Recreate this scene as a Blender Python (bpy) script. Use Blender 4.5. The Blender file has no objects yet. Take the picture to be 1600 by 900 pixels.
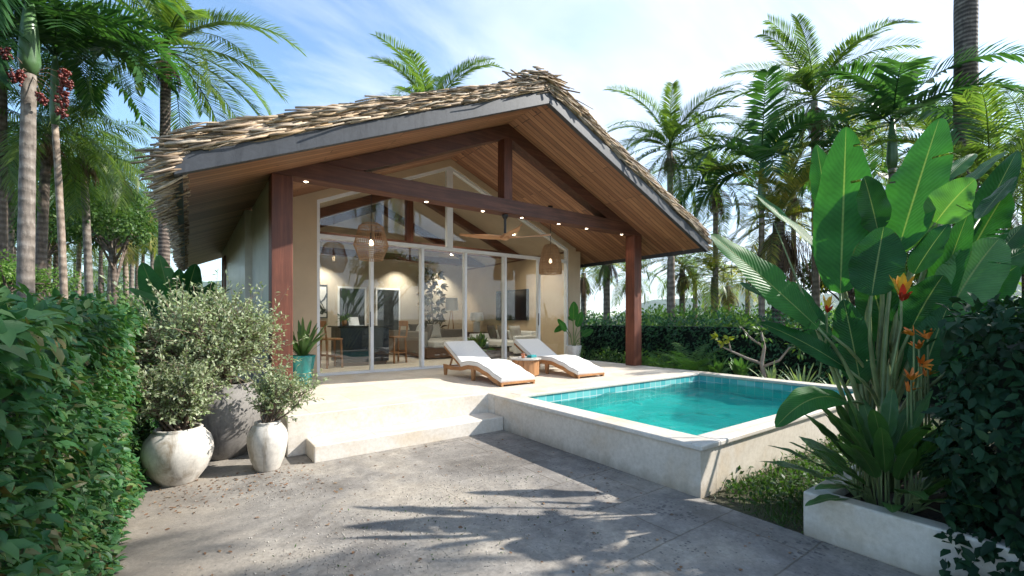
import bpy, math, random
import numpy as np
from mathutils import Vector, Matrix

PI = math.pi
R = math.radians
sc = bpy.context.scene
COL = sc.collection

# ------------------------------------------------------------------ survey of the place
# camera stands at the origin, eye height 1.5 m; X runs along the house front, Y runs away from it
FPX, YAW, HY, EYE = 700.0, R(54.0), 499.0, 1.5
FW = np.array([math.cos(YAW), math.sin(YAW)])
RT = np.array([math.sin(YAW), -math.cos(YAW)])


def at(px, py, d):
    """Point seen in direction (px, py) at depth d metres."""
    u = (px - 800) / FPX
    v = (HY - py) / FPX
    g = (FW + u * RT) * d
    return Vector((g[0], g[1], EYE + v * d))


# ------------------------------------------------------------------ materials
MATS = {}


def new_mat(name):
    m = bpy.data.materials.new(name)
    m.use_nodes = True
    MATS[name] = m
    nt = m.node_tree
    b = nt.nodes['Principled BSDF']
    return m, nt, b, nt.nodes, nt.links


def ramp(N, stops):
    r = N.new('ShaderNodeValToRGB')
    e = r.color_ramp.elements
    while len(e) < len(stops):
        e.new(0.5)
    for k, (p, c) in enumerate(stops):
        e[k].position = p
        e[k].color = (*c, 1) if len(c) == 3 else c
    return r


def coords(N, L, scale=(1, 1, 1), kind='Object', rot=(0, 0, 0), loc=(0, 0, 0)):
    t = N.new('ShaderNodeTexCoord')
    mp = N.new('ShaderNodeMapping')
    mp.inputs['Scale'].default_value = scale
    mp.inputs['Rotation'].default_value = rot
    mp.inputs['Location'].default_value = loc
    L.new(t.outputs[kind], mp.inputs['Vector'])
    return mp.outputs['Vector']


def noise(N, L, vec, scale, detail=4, rough=.6, dist=0):
    n = N.new('ShaderNodeTexNoise')
    n.inputs['Scale'].default_value = scale
    n.inputs['Detail'].default_value = detail
    n.inputs['Roughness'].default_value = rough
    n.inputs['Distortion'].default_value = dist
    L.new(vec, n.inputs['Vector'])
    return n


def mixc(N, L, fac, a, b, mode='MIX'):
    m = N.new('ShaderNodeMix')
    m.data_type = 'RGBA'
    m.blend_type = mode
    for k, v in ((0, fac), (6, a), (7, b)):
        if isinstance(v, (int, float)):
            m.inputs[k].default_value = v
        elif isinstance(v, tuple):
            m.inputs[k].default_value = (*v, 1) if len(v) == 3 else v
        else:
            L.new(v, m.inputs[k])
    return m.outputs[2]


def mathn(N, L, op, a, b=0.0, clamp=False):
    m = N.new('ShaderNodeMath')
    m.operation = op
    m.use_clamp = clamp
    for k, v in ((0, a), (1, b)):
        if isinstance(v, (int, float)):
            m.inputs[k].default_value = v
        else:
            L.new(v, m.inputs[k])
    return m.outputs[0]


def bump(N, L, b, h, strength=.3, dist=.01):
    bp = N.new('ShaderNodeBump')
    bp.inputs['Strength'].default_value = strength
    bp.inputs['Distance'].default_value = dist
    L.new(h, bp.inputs['Height'])
    L.new(bp.outputs['Normal'], b.inputs['Normal'])
    return bp


def plain(name, c, rough=.5, metal=0, var=.12, scale=6, bmp=.1, bs=40, emit=None):
    m, nt, b, N, L = new_mat(name)
    v = coords(N, L)
    n = noise(N, L, v, scale)
    lo = tuple(max(0, x * (1 - var * 1.6)) for x in c)
    hi = tuple(min(1, x * (1 + var)) for x in c)
    r = ramp(N, [(.3, lo), (.7, hi)])
    L.new(n.outputs['Fac'], r.inputs['Fac'])
    L.new(r.outputs['Color'], b.inputs['Base Color'])
    b.inputs['Roughness'].default_value = rough
    b.inputs['Metallic'].default_value = metal
    if bmp:
        n2 = noise(N, L, v, bs)
        bump(N, L, b, n2.outputs['Fac'], bmp, .01)
    if emit:
        b.inputs['Emission Color'].default_value = (*emit[0], 1)
        b.inputs['Emission Strength'].default_value = emit[1]
    return m


def leafmat(name, cols, rough=.42, trans=.3, tcol=None, vein=False, noise_amt=.25, spec=.32):
    m, nt, b, N, L = new_mat(name)
    g = N.new('ShaderNodeNewGeometry')
    k = len(cols)
    r = ramp(N, [(i / max(1, k - 1), c) for i, c in enumerate(cols)])
    L.new(g.outputs['Random Per Island'], r.inputs['Fac'])
    v = coords(N, L)
    n = noise(N, L, v, 1.3 if not vein else 5)
    r2 = ramp(N, [(.3, (1 - noise_amt,) * 3), (.7, (1 + noise_amt,) * 3)])
    L.new(n.outputs['Fac'], r2.inputs['Fac'])
    c = mixc(N, L, 1.0, r.outputs['Color'], r2.outputs['Color'], 'MULTIPLY')
    if vein:
        uv = N.new('ShaderNodeUVMap')
        sp = N.new('ShaderNodeSeparateXYZ')
        L.new(uv.outputs['UV'], sp.inputs[0])
        av = mathn(N, L, 'ABSOLUTE', mathn(N, L, 'SUBTRACT', sp.outputs['Y'], .5))
        rib = ramp(N, [(.006, (1, 1, 1)), (.022, (0, 0, 0))])
        L.new(av, rib.inputs['Fac'])
        c = mixc(N, L, mathn(N, L, 'MULTIPLY', rib.outputs['Color'], .8), c, (.28, .33, .13))
        # dry brown margins here and there
        nb = noise(N, L, v, 7, 4)
        dr = mathn(N, L, 'MULTIPLY', mathn(N, L, 'SUBTRACT', mathn(N, L, 'ADD', mathn(N, L, 'MULTIPLY', av, 2.0), mathn(N, L, 'MULTIPLY', nb.outputs['Fac'], .55)), 1.285), 9.0, True)
        c = mixc(N, L, mathn(N, L, 'MULTIPLY', dr, .8), c, (.13, .085, .03))
        ph = mathn(N, L, 'ADD', mathn(N, L, 'MULTIPLY', sp.outputs['X'], 30.0), mathn(N, L, 'MULTIPLY', av, -9.0))
        n9 = noise(N, L, v, 3)
        ph = mathn(N, L, 'ADD', ph, mathn(N, L, 'MULTIPLY', n9.outputs['Fac'], 3.0))
        w = mathn(N, L, 'SINE', mathn(N, L, 'MULTIPLY', ph, 6.283))
        wf = mathn(N, L, 'ADD', mathn(N, L, 'MULTIPLY', w, .06), .97)
        cc = N.new('ShaderNodeCombineXYZ')
        for q in range(3):
            L.new(wf, cc.inputs[q])
        c = mixc(N, L, 1.0, c, cc.outputs[0], 'MULTIPLY')
        bump(N, L, b, w, .28, .005)
    L.new(c, b.inputs['Base Color'])
    b.inputs['Roughness'].default_value = rough
    b.inputs['Specular IOR Level'].default_value = spec
    t = N.new('ShaderNodeBsdfTranslucent')
    tm = mixc(N, L, 1.0, c, tcol or (1.5, 1.7, .6), 'MULTIPLY')
    L.new(tm, t.inputs['Color'])
    mx = N.new('ShaderNodeMixShader')
    mx.inputs[0].default_value = trans
    L.new(b.outputs[0], mx.inputs[1])
    L.new(t.outputs[0], mx.inputs[2])
    L.new(mx.outputs[0], N['Material Output'].inputs['Surface'])
    return m


def wood(name, c1, c2, along='Z', rough=.5, scale=1.0, dark=.6, coat=0):
    m, nt, b, N, L = new_mat(name)
    s = {'X': (1.2, 22, 22), 'Y': (22, 1.2, 22), 'Z': (22, 22, 1.2)}[along]
    v = coords(N, L, tuple(q * scale for q in s))
    n = noise(N, L, v, 1.5, 6, .65, .6)
    r = ramp(N, [(.25, tuple(q * dark for q in c1)), (.5, c1), (.75, c2)])
    L.new(n.outputs['Fac'], r.inputs['Fac'])
    v2 = coords(N, L)
    n2 = noise(N, L, v2, 2.3, 3)
    r2 = ramp(N, [(.3, (.75,) * 3), (.7, (1.15,) * 3)])
    L.new(n2.outputs['Fac'], r2.inputs['Fac'])
    L.new(mixc(N, L, 1, r.outputs['Color'], r2.outputs['Color'], 'MULTIPLY'), b.inputs['Base Color'])
    b.inputs['Roughness'].default_value = rough
    b.inputs['Coat Weight'].default_value = coat
    bump(N, L, b, n.outputs['Fac'], .25, .004)
    return m


def island(name, cols, rough=.7, var=.3, along=None, sc_=30):
    """colour differs from piece to piece (reeds, pebbles, petals)"""
    m, nt, b, N, L = new_mat(name)
    g = N.new('ShaderNodeNewGeometry')
    k = len(cols)
    r = ramp(N, [(i / max(1, k - 1), c) for i, c in enumerate(cols)])
    L.new(g.outputs['Random Per Island'], r.inputs['Fac'])
    v = coords(N, L)
    n = noise(N, L, v, sc_)
    r2 = ramp(N, [(.3, (1 - var,) * 3), (.7, (1 + var * .6,) * 3)])
    L.new(n.outputs['Fac'], r2.inputs['Fac'])
    L.new(mixc(N, L, 1, r.outputs['Color'], r2.outputs['Color'], 'MULTIPLY'), b.inputs['Base Color'])
    b.inputs['Roughness'].default_value = rough
    return m


def planks(name):
    m, nt, b, N, L = new_mat(name)
    v = coords(N, L)
    br = N.new('ShaderNodeTexBrick')
    br.inputs['Scale'].default_value = 1
    br.inputs['Brick Width'].default_value = 2.4
    br.inputs['Row Height'].default_value = .105
    br.inputs['Mortar Size'].default_value = .006
    br.inputs['Mortar Smooth'].default_value = .3
    br.inputs['Color1'].default_value = (.45, .235, .122, 1)
    br.inputs['Color2'].default_value = (.245, .110, .058, 1)
    br.inputs['Mortar'].default_value = (.035, .014, .008, 1)
    br.offset = .37
    br.offset_frequency = 3
    L.new(v, br.inputs['Vector'])
    v2 = coords(N, L, (1.3, 30, 1.3))
    n = noise(N, L, v2, 1.6, 6, .65, .5)
    r2 = ramp(N, [(.28, (.55, .5, .5)), (.5, (1, 1, 1)), (.75, (1.35, 1.25, 1.15))])
    L.new(n.outputs['Fac'], r2.inputs['Fac'])
    c = mixc(N, L, 1, br.outputs['Color'], r2.outputs['Color'], 'MULTIPLY')
    vo = N.new('ShaderNodeTexVoronoi')
    vo.inputs['Scale'].default_value = 2.2
    v3 = coords(N, L, (1, 2.2, 1))
    L.new(v3, vo.inputs['Vector'])
    kn = ramp(N, [(.03, (.12, .1, .1)), (.075, (1, 1, 1))])
    L.new(vo.outputs['Distance'], kn.inputs['Fac'])
    c = mixc(N, L, 1, c, kn.outputs['Color'], 'MULTIPLY')
    L.new(c, b.inputs['Base Color'])
    b.inputs['Roughness'].default_value = .48
    h = mathn(N, L, 'SUBTRACT', mathn(N, L, 'MULTIPLY', n.outputs['Fac'], .25), br.outputs['Fac'])
    bump(N, L, b, h, .5, .008)
    return m


def travertine(name, base, tile=True):
    m, nt, b, N, L = new_mat(name)
    v = coords(N, L)
    n = noise(N, L, v, 1.7, 6, .6, .8)
    lo = tuple(q * .80 for q in base)
    warm = (base[0] * .96, base[1] * .89, base[2] * .79)
    r = ramp(N, [(.3, warm), (.5, base), (.7, tuple(min(1, q * 1.1) for q in base))])
    L.new(n.outputs['Fac'], r.inputs['Fac'])
    c = r.outputs['Color']
    n3 = noise(N, L, v, 26, 5, .7)
    r3 = ramp(N, [(.3, (.86, .84, .8)), (.6, (1.04,) * 3)])
    L.new(n3.outputs['Fac'], r3.inputs['Fac'])
    c = mixc(N, L, 1, c, r3.outputs['Color'], 'MULTIPLY')
    if tile:
        br = N.new('ShaderNodeTexBrick')
        br.inputs['Scale'].default_value = 1
        br.inputs['Brick Width'].default_value = 1.25
        br.inputs['Row Height'].default_value = .62
        br.inputs['Mortar Size'].default_value = .004
        br.inputs['Color1'].default_value = (1.04, 1.02, 1.0, 1)
        br.inputs['Color2'].default_value = (.88, .86, .83, 1)
        br.inputs['Mortar'].default_value = (.72, .66, .58, 1)
        v2 = coords(N, L, loc=(.13, .31, 0))
        L.new(v2, br.inputs['Vector'])
        gn = N.new('ShaderNodeNewGeometry')
        gz = N.new('ShaderNodeSeparateXYZ')
        L.new(gn.outputs['True Normal'], gz.inputs[0])
        c = mixc(N, L, mathn(N, L, 'GREATER_THAN', gz.outputs['Z'], .5), c, mixc(N, L, 1, c, br.outputs['Color'], 'MULTIPLY'))
    else:
        # grime creeping up from the ground
        sp = N.new('ShaderNodeSeparateXYZ')
        L.new(v, sp.inputs[0])
        n5 = noise(N, L, coords(N, L, (3, 3, .7)), 2.2, 5)
        g = mathn(N, L, 'SUBTRACT', mathn(N, L, 'MULTIPLY', n5.outputs['Fac'], .24), sp.outputs['Z'])
        g = mathn(N, L, 'MULTIPLY', g, 8, True)
        c = mixc(N, L, mathn(N, L, 'MULTIPLY', g, .6), c, (.30, .24, .17))
    L.new(c, b.inputs['Base Color'])
    b.inputs['Roughness'].default_value = .5
    bump(N, L, b, n3.outputs['Fac'], .18, .004)
    return m


def paving(name):
    m, nt, b, N, L = new_mat(name)
    v = coords(N, L)
    sp = N.new('ShaderNodeSeparateXYZ')
    L.new(v, sp.inputs[0])
    big = noise(N, L, v, .9, 5, .6, .4)
    fine = noise(N, L, v, 38, 6, .75)
    mid = noise(N, L, v, 6, 6, .7)
    base = ramp(N, [(.25, (.195, .178, .16)), (.5, (.29, .268, .24)), (.75, (.40, .372, .335))])
    L.new(mid.outputs['Fac'], base.inputs['Fac'])
    c = base.outputs['Color']
    rb = ramp(N, [(.34, (.58, .56, .54)), (.46, (.86, .85, .84)), (.54, (1.05, 1.02, .97)), (.66, (1.35, 1.28, 1.16))])
    L.new(big.outputs['Fac'], rb.inputs['Fac'])
    c = mixc(N, L, 1, c, rb.outputs['Color'], 'MULTIPLY')
    rf = ramp(N, [(.3, (.75,) * 3), (.55, (1,) * 3), (.75, (1.22, 1.21, 1.18))])
    L.new(fine.outputs['Fac'], rf.inputs['Fac'])
    c = mixc(N, L, 1, c, rf.outputs['Color'], 'MULTIPLY')
    msk = mathn(N, L, 'MULTIPLY', mathn(N, L, 'SUBTRACT', mathn(N, L, 'ADD', sp.outputs['X'], mathn(N, L, 'MULTIPLY', big.outputs['Fac'], 1.6)), 2.6), 1.4, True)
    # exposed aggregate: dark pebbles set in the slabs
    vo = N.new('ShaderNodeTexVoronoi')
    vo.inputs['Scale'].default_value = 34
    vo.inputs['Randomness'].default_value = 1
    L.new(v, vo.inputs['Vector'])
    sz = noise(N, L, v, 2.6, 4, .6, 1.0)
    thr = mathn(N, L, 'MULTIPLY', mathn(N, L, 'SUBTRACT', sz.outputs['Fac'], .40, True), 2.0)
    spot = mathn(N, L, 'LESS_THAN', vo.outputs['Distance'], thr)
    sepc = N.new('ShaderNodeSeparateColor')
    L.new(vo.outputs['Color'], sepc.inputs[0])
    pick = mathn(N, L, 'GREATER_THAN', sepc.outputs[0], .45)
    peb = ramp(N, [(.0, (.045, .043, .045)), (.7, (.11, .105, .105)), (1, (.34, .31, .27))])
    L.new(sepc.outputs[1], peb.inputs['Fac'])
    c = mixc(N, L, mathn(N, L, 'MULTIPLY', mathn(N, L, 'MULTIPLY', spot, pick), mathn(N, L, 'ADD', mathn(N, L, 'MULTIPLY', msk, .55), .12)), c, peb.outputs['Color'])
    # slab joints, only on the paved (right) side
    br = N.new('ShaderNodeTexBrick')
    br.inputs['Scale'].default_value = 1
    br.inputs['Brick Width'].default_value = .92
    br.inputs['Row Height'].default_value = .61
    br.inputs['Mortar Size'].default_value = .007
    br.inputs['Mortar Smooth'].default_value = .4
    br.inputs['Color1'].default_value = (1.0, 1.0, 1.0, 1)
    br.inputs['Color2'].default_value = (.86, .86, .87, 1)
    br.inputs['Mortar'].default_value = (.66, .63, .58, 1)
    dn = noise(N, L, v, 9, 3)
    vv = N.new('ShaderNodeVectorMath')
    vv.operation = 'MULTIPLY_ADD'
    L.new(dn.outputs['Color'], vv.inputs[0])
    vv.inputs[1].default_value = (.02, .02, 0)
    L.new(v, vv.inputs[2])
    L.new(vv.outputs[0], br.inputs['Vector'])
    c = mixc(N, L, msk, c, mixc(N, L, 1, c, br.outputs['Color'], 'MULTIPLY'))
    # darker brown tint along the hedge
    em = mathn(N, L, 'MULTIPLY', mathn(N, L, 'SUBTRACT', mathn(N, L, 'MULTIPLY', mid.outputs['Fac'], .9), sp.outputs['X']), 1.6, True)
    c = mixc(N, L, mathn(N, L, 'MULTIPLY', em, .5), c, (.19, .155, .12))
    L.new(c, b.inputs['Base Color'])
    b.inputs['Roughness'].default_value = .8
    h = mathn(N, L, 'ADD', mathn(N, L, 'MULTIPLY', fine.outputs['Fac'], .6), mathn(N, L, 'MULTIPLY', mathn(N, L, 'MULTIPLY', spot, pick), .5))
    h = mathn(N, L, 'SUBTRACT', h, mathn(N, L, 'MULTIPLY', mathn(N, L, 'MULTIPLY', br.outputs['Fac'], msk), 1.0))
    bump(N, L, b, h, .55, .012)
    return m


def soil(name):
    m, nt, b, N, L = new_mat(name)
    v = coords(N, L)
    n = noise(N, L, v, 1.1, 5)
    n2 = noise(N, L, v, 40, 6, .7)
    r = ramp(N, [(.35, (.05, .04, .026)), (.55, (.07, .075, .03)), (.7, (.06, .085, .028))])
    L.new(n.outputs['Fac'], r.inputs['Fac'])
    r2 = ramp(N, [(.3, (.5,) * 3), (.7, (1.4,) * 3)])
    L.new(n2.outputs['Fac'], r2.inputs['Fac'])
    L.new(mixc(N, L, 1, r.outputs['Color'], r2.outputs['Color'], 'MULTIPLY'), b.inputs['Base Color'])
    b.inputs['Roughness'].default_value = .95
    bump(N, L, b, n2.outputs['Fac'], .7, .03)
    return m


def bark(name, c1, c2, ring=26.0, rough=.85, amp=.11):
    m, nt, b, N, L = new_mat(name)
    v = coords(N, L)
    sp = N.new('ShaderNodeSeparateXYZ')
    L.new(v, sp.inputs[0])
    n = noise(N, L, v, 5, 5, .65)
    ph = mathn(N, L, 'ADD', mathn(N, L, 'MULTIPLY', sp.outputs['Z'], ring), mathn(N, L, 'MULTIPLY', n.outputs['Fac'], 5.0))
    s = mathn(N, L, 'SINE', ph)
    f = mathn(N, L, 'ADD', mathn(N, L, 'MULTIPLY', s, amp), n.outputs['Fac'])
    r = ramp(N, [(.25, tuple(q * .45 for q in c1)), (.5, c1), (.8, c2)])
    L.new(f, r.inputs['Fac'])
    v2 = coords(N, L, (9, 9, 1.2))
    n2 = noise(N, L, v2, 2.5, 6, .7)
    r2 = ramp(N, [(.3, (.6,) * 3), (.7, (1.25,) * 3)])
    L.new(n2.outputs['Fac'], r2.inputs['Fac'])
    L.new(mixc(N, L, 1, r.outputs['Color'], r2.outputs['Color'], 'MULTIPLY'), b.inputs['Base Color'])
    b.inputs['Roughness'].default_value = rough
    bump(N, L, b, f, .8, .03)
    return m


def tiles(name, size, cols, mortar, rough=.12):
    m, nt, b, N, L = new_mat(name)
    v = coords(N, L)
    sp = N.new('ShaderNodeSeparateXYZ')
    L.new(v, sp.inputs[0])
    cb = N.new('ShaderNodeCombineXYZ')
    L.new(mathn(N, L, 'ADD', sp.outputs['X'], sp.outputs['Y']), cb.inputs[0])
    L.new(sp.outputs['Z'], cb.inputs[1])
    br = N.new('ShaderNodeTexBrick')
    br.offset = 0
    br.inputs['Scale'].default_value = 1
    br.inputs['Brick Width'].default_value = size
    br.inputs['Row Height'].default_value = size
    br.inputs['Mortar Size'].default_value = .005
    br.inputs['Color1'].default_value = (*cols[0], 1)
    br.inputs['Color2'].default_value = (*cols[1], 1)
    br.inputs['Mortar'].default_value = (*mortar, 1)
    L.new(cb.outputs[0], br.inputs['Vector'])
    L.new(br.outputs['Color'], b.inputs['Base Color'])
    b.inputs['Roughness'].default_value = rough
    bump(N, L, b, br.outputs['Fac'], -.3, .004)
    return m


def glassmat(name, tint=(.93, .96, .95), refl=1.0):
    m, nt, b, N, L = new_mat(name)
    N.remove(b)
    tr = N.new('ShaderNodeBsdfTransparent')
    tr.inputs['Color'].default_value = (*tint, 1)
    gl = N.new('ShaderNodeBsdfGlossy')
    gl.inputs['Roughness'].default_value = 0.0
    lw = N.new('ShaderNodeLayerWeight')
    lw.inputs['Blend'].default_value = .5
    f = mathn(N, L, 'ADD', mathn(N, L, 'MULTIPLY', mathn(N, L, 'POWER', lw.outputs['Facing'], 5.0), .96), .04)
    f = mathn(N, L, 'MULTIPLY', f, refl, True)
    mx = N.new('ShaderNodeMixShader')
    L.new(f, mx.inputs[0])
    L.new(tr.outputs[0], mx.inputs[1])
    L.new(gl.outputs[0], mx.inputs[2])
    L.new(mx.outputs[0], N['Material Output'].inputs['Surface'])
    return m


def watermat(name):
    m, nt, b, N, L = new_mat(name)
    N.remove(b)
    v = coords(N, L, (1, 1.0, 1), rot=(0, 0, R(-25)))
    n1 = noise(N, L, v, 2.6, 4, .55, 1.2)
    n2 = noise(N, L, v, 9, 3, .5, .6)
    h = mathn(N, L, 'ADD', n1.outputs['Fac'], mathn(N, L, 'MULTIPLY', n2.outputs['Fac'], .22))
    bp = N.new('ShaderNodeBump')
    bp.inputs['Strength'].default_value = 1.0
    bp.inputs['Distance'].default_value = .08
    L.new(h, bp.inputs['Height'])
    tr = N.new('ShaderNodeBsdfTransparent')
    tr.inputs['Color'].default_value = (.80, .99, .98, 1)
    rf = N.new('ShaderNodeBsdfRefraction')
    rf.inputs['IOR'].default_value = 1.33
    rf.inputs['Roughness'].default_value = 0
    rf.inputs['Color'].default_value = (.80, .99, .98, 1)
    L.new(bp.outputs['Normal'], rf.inputs['Normal'])
    m0 = N.new('ShaderNodeMixShader')
    m0.inputs[0].default_value = .5
    L.new(tr.outputs[0], m0.inputs[1])
    L.new(rf.outputs[0], m0.inputs[2])
    gl = N.new('ShaderNodeBsdfGlossy')
    gl.inputs['Roughness'].default_value = .02
    L.new(bp.outputs['Normal'], gl.inputs['Normal'])
    fr = N.new('ShaderNodeFresnel')
    fr.inputs['IOR'].default_value = 1.33
    L.new(bp.outputs['Normal'], fr.inputs['Normal'])
    mx = N.new('ShaderNodeMixShader')
    L.new(mathn(N, L, 'MULTIPLY', fr.outputs[0], .44, True), mx.inputs[0])
    L.new(m0.outputs[0], mx.inputs[1])
    L.new(gl.outputs[0], mx.inputs[2])
    L.new(mx.outputs[0], N['Material Output'].inputs['Surface'])
    return m


def potmat(name, c, stain, rough=.55):
    m, nt, b, N, L = new_mat(name)
    v = coords(N, L, (2.5, 2.5, .5))
    n = noise(N, L, v, 3, 6, .7, .5)
    n2 = noise(N, L, coords(N, L), 22, 5, .7)
    r = ramp(N, [(.32, stain), (.5, c), (.75, tuple(min(1, q * 1.12) for q in c))])
    L.new(n.outputs['Fac'], r.inputs['Fac'])
    r2 = ramp(N, [(.3, (.78,) * 3), (.6, (1.03,) * 3)])
    L.new(n2.outputs['Fac'], r2.inputs['Fac'])
    L.new(mixc(N, L, 1, r.outputs['Color'], r2.outputs['Color'], 'MULTIPLY'), b.inputs['Base Color'])
    b.inputs['Roughness'].default_value = rough
    bump(N, L, b, n2.outputs['Fac'], .2, .006)
    return m


def plaster(name, c, rough=.6, line=None):
    m = plain(name, c, rough, var=.07, scale=1.4, bmp=.12, bs=70)
    return m


M_TRAV = travertine('travertine', (.69, .64, .57))
M_RENDER = travertine('cream_render', (.70, .63, .54), tile=False)
M_PAVE = paving('worn_paving')
M_SOIL = soil('garden_soil')
M_CREAM = plaster('cream_plaster', (.56, .43, .29))
M_SIDE = plain('pale_render_wall', (.58, .54, .46), .28, var=.12, scale=2.2, bmp=.15, bs=9)
M_INWALL = plaster('interior_plaster', (.50, .43, .34))
M_INCEIL = plaster('interior_ceiling_paint', (.46, .38, .29))
M_PLANK = planks('soffit_planks')
M_BEAM = wood('red_brown_timber', (.115, .040, .022), (.19, .072, .038), 'X', .55, .7)
M_POST = wood('red_brown_post', (.14, .042, .022), (.25, .080, .040), 'Z', .52, .8)
M_FASCIA = potmat('slate_fascia', (.056, .059, .066), (.030, .032, .037), .5)
M_REED = island('reed_thatch', [(.10, .066, .040), (.52, .37, .22), (.38, .27, .17), (.60, .47, .32), (.22, .17, .13), (.54, .37, .20), (.40, .32, .24), (.16, .10, .055), (.55, .47, .36), (.30, .19, .10)], .65, .45, sc_=14)
M_THATCH = plain('thatch_bed', (.14, .095, .055), .9, var=.5, scale=25, bmp=.9, bs=60)  # bed kept dark brown so the gaps between reeds look shaded
M_ALU = plain('white_aluminium', (.82, .83, .84), .3, var=.03, bmp=0)
M_DARK = plain('dark_metal', (.03, .03, .033), .4, .3, var=.2, bmp=0)
M_GLASS = glassmat('window_glass', (.90, .93, .92), 1.5)
M_DRINKG = glassmat('drink_glass', (.95, .97, .97))
M_WATER = watermat('pool_water')
M_TILE = tiles('turquoise_tile', .15, ((.07, .44, .46), (.22, .62, .60)), (.62, .72, .70))
M_BASIN = tiles('basin_tile', .15, ((.05, .76, .70), (.07, .82, .77)), (.14, .8, .76), .3)
M_TEAK = wood('teak', (.43, .20, .075), (.56, .30, .13), 'Y', .45, 1.0, .7)
M_TEAKZ = wood('teak_staves', (.40, .20, .085), (.52, .29, .14), 'Z', .5, 1.0, .7)
M_STOOL = wood('oak_stool', (.36, .17, .07), (.46, .24, .11), 'Z', .45, 1.0, .7)
M_FABW = plain('white_fabric', (.80, .79, .76), .85, var=.03, scale=30, bmp=.25, bs=180)
M_FABG = plain('taupe_fabric', (.22, .19, .165), .9, var=.1, scale=30, bmp=.25, bs=160)
M_FABD = plain('brown_fabric', (.13, .105, .09), .9, var=.1, scale=30, bmp=.2, bs=160)
M_FABL = plain('pale_fabric', (.50, .47, .43), .9, var=.06, scale=30, bmp=.2, bs=160)
M_STONET = plain('grey_stone_top', (.42, .40, .37), .4, var=.12, scale=14, bmp=.05)
M_RATTAN = island('rattan', [(.30, .17, .085), (.44, .27, .14), (.36, .21, .11)], .6, .25)
M_FANW = wood('fan_blade_wood', (.45, .22, .10), (.56, .31, .15), 'X', .4, 1.0, .75)
M_LIGHT = plain('lamp_glow', (.9, .85, .75), .4, var=0, bmp=0, emit=((1, .82, .58), 14))
M_SHADE = plain('linen_shade', (.75, .71, .64), .8, var=.03, bmp=0)
M_BULB = plain('warm_bulb', (.9, .8, .6), .3, var=0, bmp=0, emit=((1, .74, .46), 5))
M_TEAL = potmat('teal_glaze', (.012, .20, .19), (.006, .11, .115), .12)
M_WPOT = potmat('limewashed_pot', (.60, .56, .50), (.30, .24, .17), .5)
M_GPOT = potmat('grey_cement_pot', (.22, .205, .19), (.10, .092, .085), .7)
M_WHITEPOT = potmat('white_glaze', (.72, .71, .69), (.58, .56, .53), .35)
M_EARTH = plain('potting_soil', (.06, .038, .022), .95, var=.5, scale=40, bmp=.9, bs=60)
M_NAVY = plain('navy_counter', (.016, .024, .036), .25, var=.15, bmp=0)
M_STONEW = plain('dark_door_panel', (.045, .052, .055), .3, var=.3, scale=5, bmp=.2, bs=12)
M_BLACK = plain('black_screen', (.008, .008, .009), .12, var=0, bmp=0)
M_DWOOD = wood('dark_walnut', (.085, .042, .024), (.14, .075, .043), 'Y', .45)
M_WHITE = plain('white_ceramic', (.75, .74, .72), .35, var=.04, bmp=0)
M_JUICE = plain('orange_drink', (.75, .18, .05), .15, var=.05, bmp=0)
M_TEALC = plain('teal_cloth', (.02, .26, .28), .8, var=.1)
M_BARK = bark('grey_palm_bark', (.20, .165, .135), (.33, .29, .25))
M_BARKB = bark('ringed_brown_bark', (.15, .11, .085), (.27, .22, .18), 34)
M_BARKR = bark('tan_bark', (.29, .22, .165), (.42, .35, .28), 30)  # paler tan trunk tone
M_BARKN = bark('rough_scarred_bark', (.12, .088, .07), (.25, .20, .16), 52, amp=.2)
M_SHAFT = plain('green_crownshaft', (.085, .17, .062), .35, var=.25, scale=3, bmp=.05)
M_STEM = plain('pale_green_stem', (.20, .25, .09), .45, var=.35, scale=4, bmp=.1)
M_TWIG = plain('grey_brown_twig', (.17, .12, .085), .85, var=.3, scale=14, bmp=.4)
M_TRUNKL = plain('pale_frangipani_bark', (.34, .27, .22), .8, var=.2, scale=9, bmp=.4)
M_PALM = leafmat('palm_green', [(0.0646, 0.1187, 0.0351), (0.1077, 0.1761, 0.0457), (0.1829, 0.2391, 0.0596), (0.0904, 0.1626, 0.0631)], .38, .45)
M_PALMD = leafmat('palm_dark', [(0.0243, 0.0756, 0.033), (0.0446, 0.1116, 0.0396), (0.0607, 0.1404, 0.0495)], .33, .45)
M_PALMY = leafmat('palm_yellowing', [(0.0938, 0.1438, 0.0469), (0.2188, 0.2422, 0.0625), (0.4062, 0.3125, 0.086), (0.125, 0.1719, 0.0548)], .45, .45)
M_DRY = leafmat('dead_fronds', [(.10, .06, .035), (.17, .105, .06), (.075, .048, .03)], .8, .15, (1.2, 1, .7))
M_HEDGE = leafmat('hedge_leaf', [(.033, .115, .038), (.050, .145, .045), (.024, .085, .034), (.072, .17, .052), (.038, .12, .04), (.028, .10, .036), (.13, .20, .06), (.045, .135, .042), (.030, .105, .036), (.10, .19, .06), (.035, .11, .036), (.16, .12, .05)], .46, .25)
M_HEDGED = leafmat('shaded_hedge_leaf', [(.010, .034, .015), (.015, .047, .019), (.008, .027, .013), (.022, .060, .022)], .5, .15, spec=.16)  # leaf green darkened to paint in the shade on the right hedge
M_HEDGEB = leafmat('back_hedge_leaf', [(0.0352, 0.12, 0.0448), (0.0544, 0.16, 0.0544), (0.0288, 0.096, 0.0384), (0.08, 0.2, 0.064)], .42, .22)
M_CORE = plain('dark_hedge_core', (.008, .017, .008), .95, var=.4, scale=12, bmp=.8, bs=30)  # near-black fill standing for the shaded depth inside hedges
M_SILVER = leafmat('silver_shrub_leaf', [(0.275, 0.3375, 0.175), (0.4125, 0.4625, 0.2875), (0.1625, 0.2375, 0.1), (0.525, 0.55, 0.4), (0.2375, 0.325, 0.1125)], .55, .3, (1.1, 1.2, .7))
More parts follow.
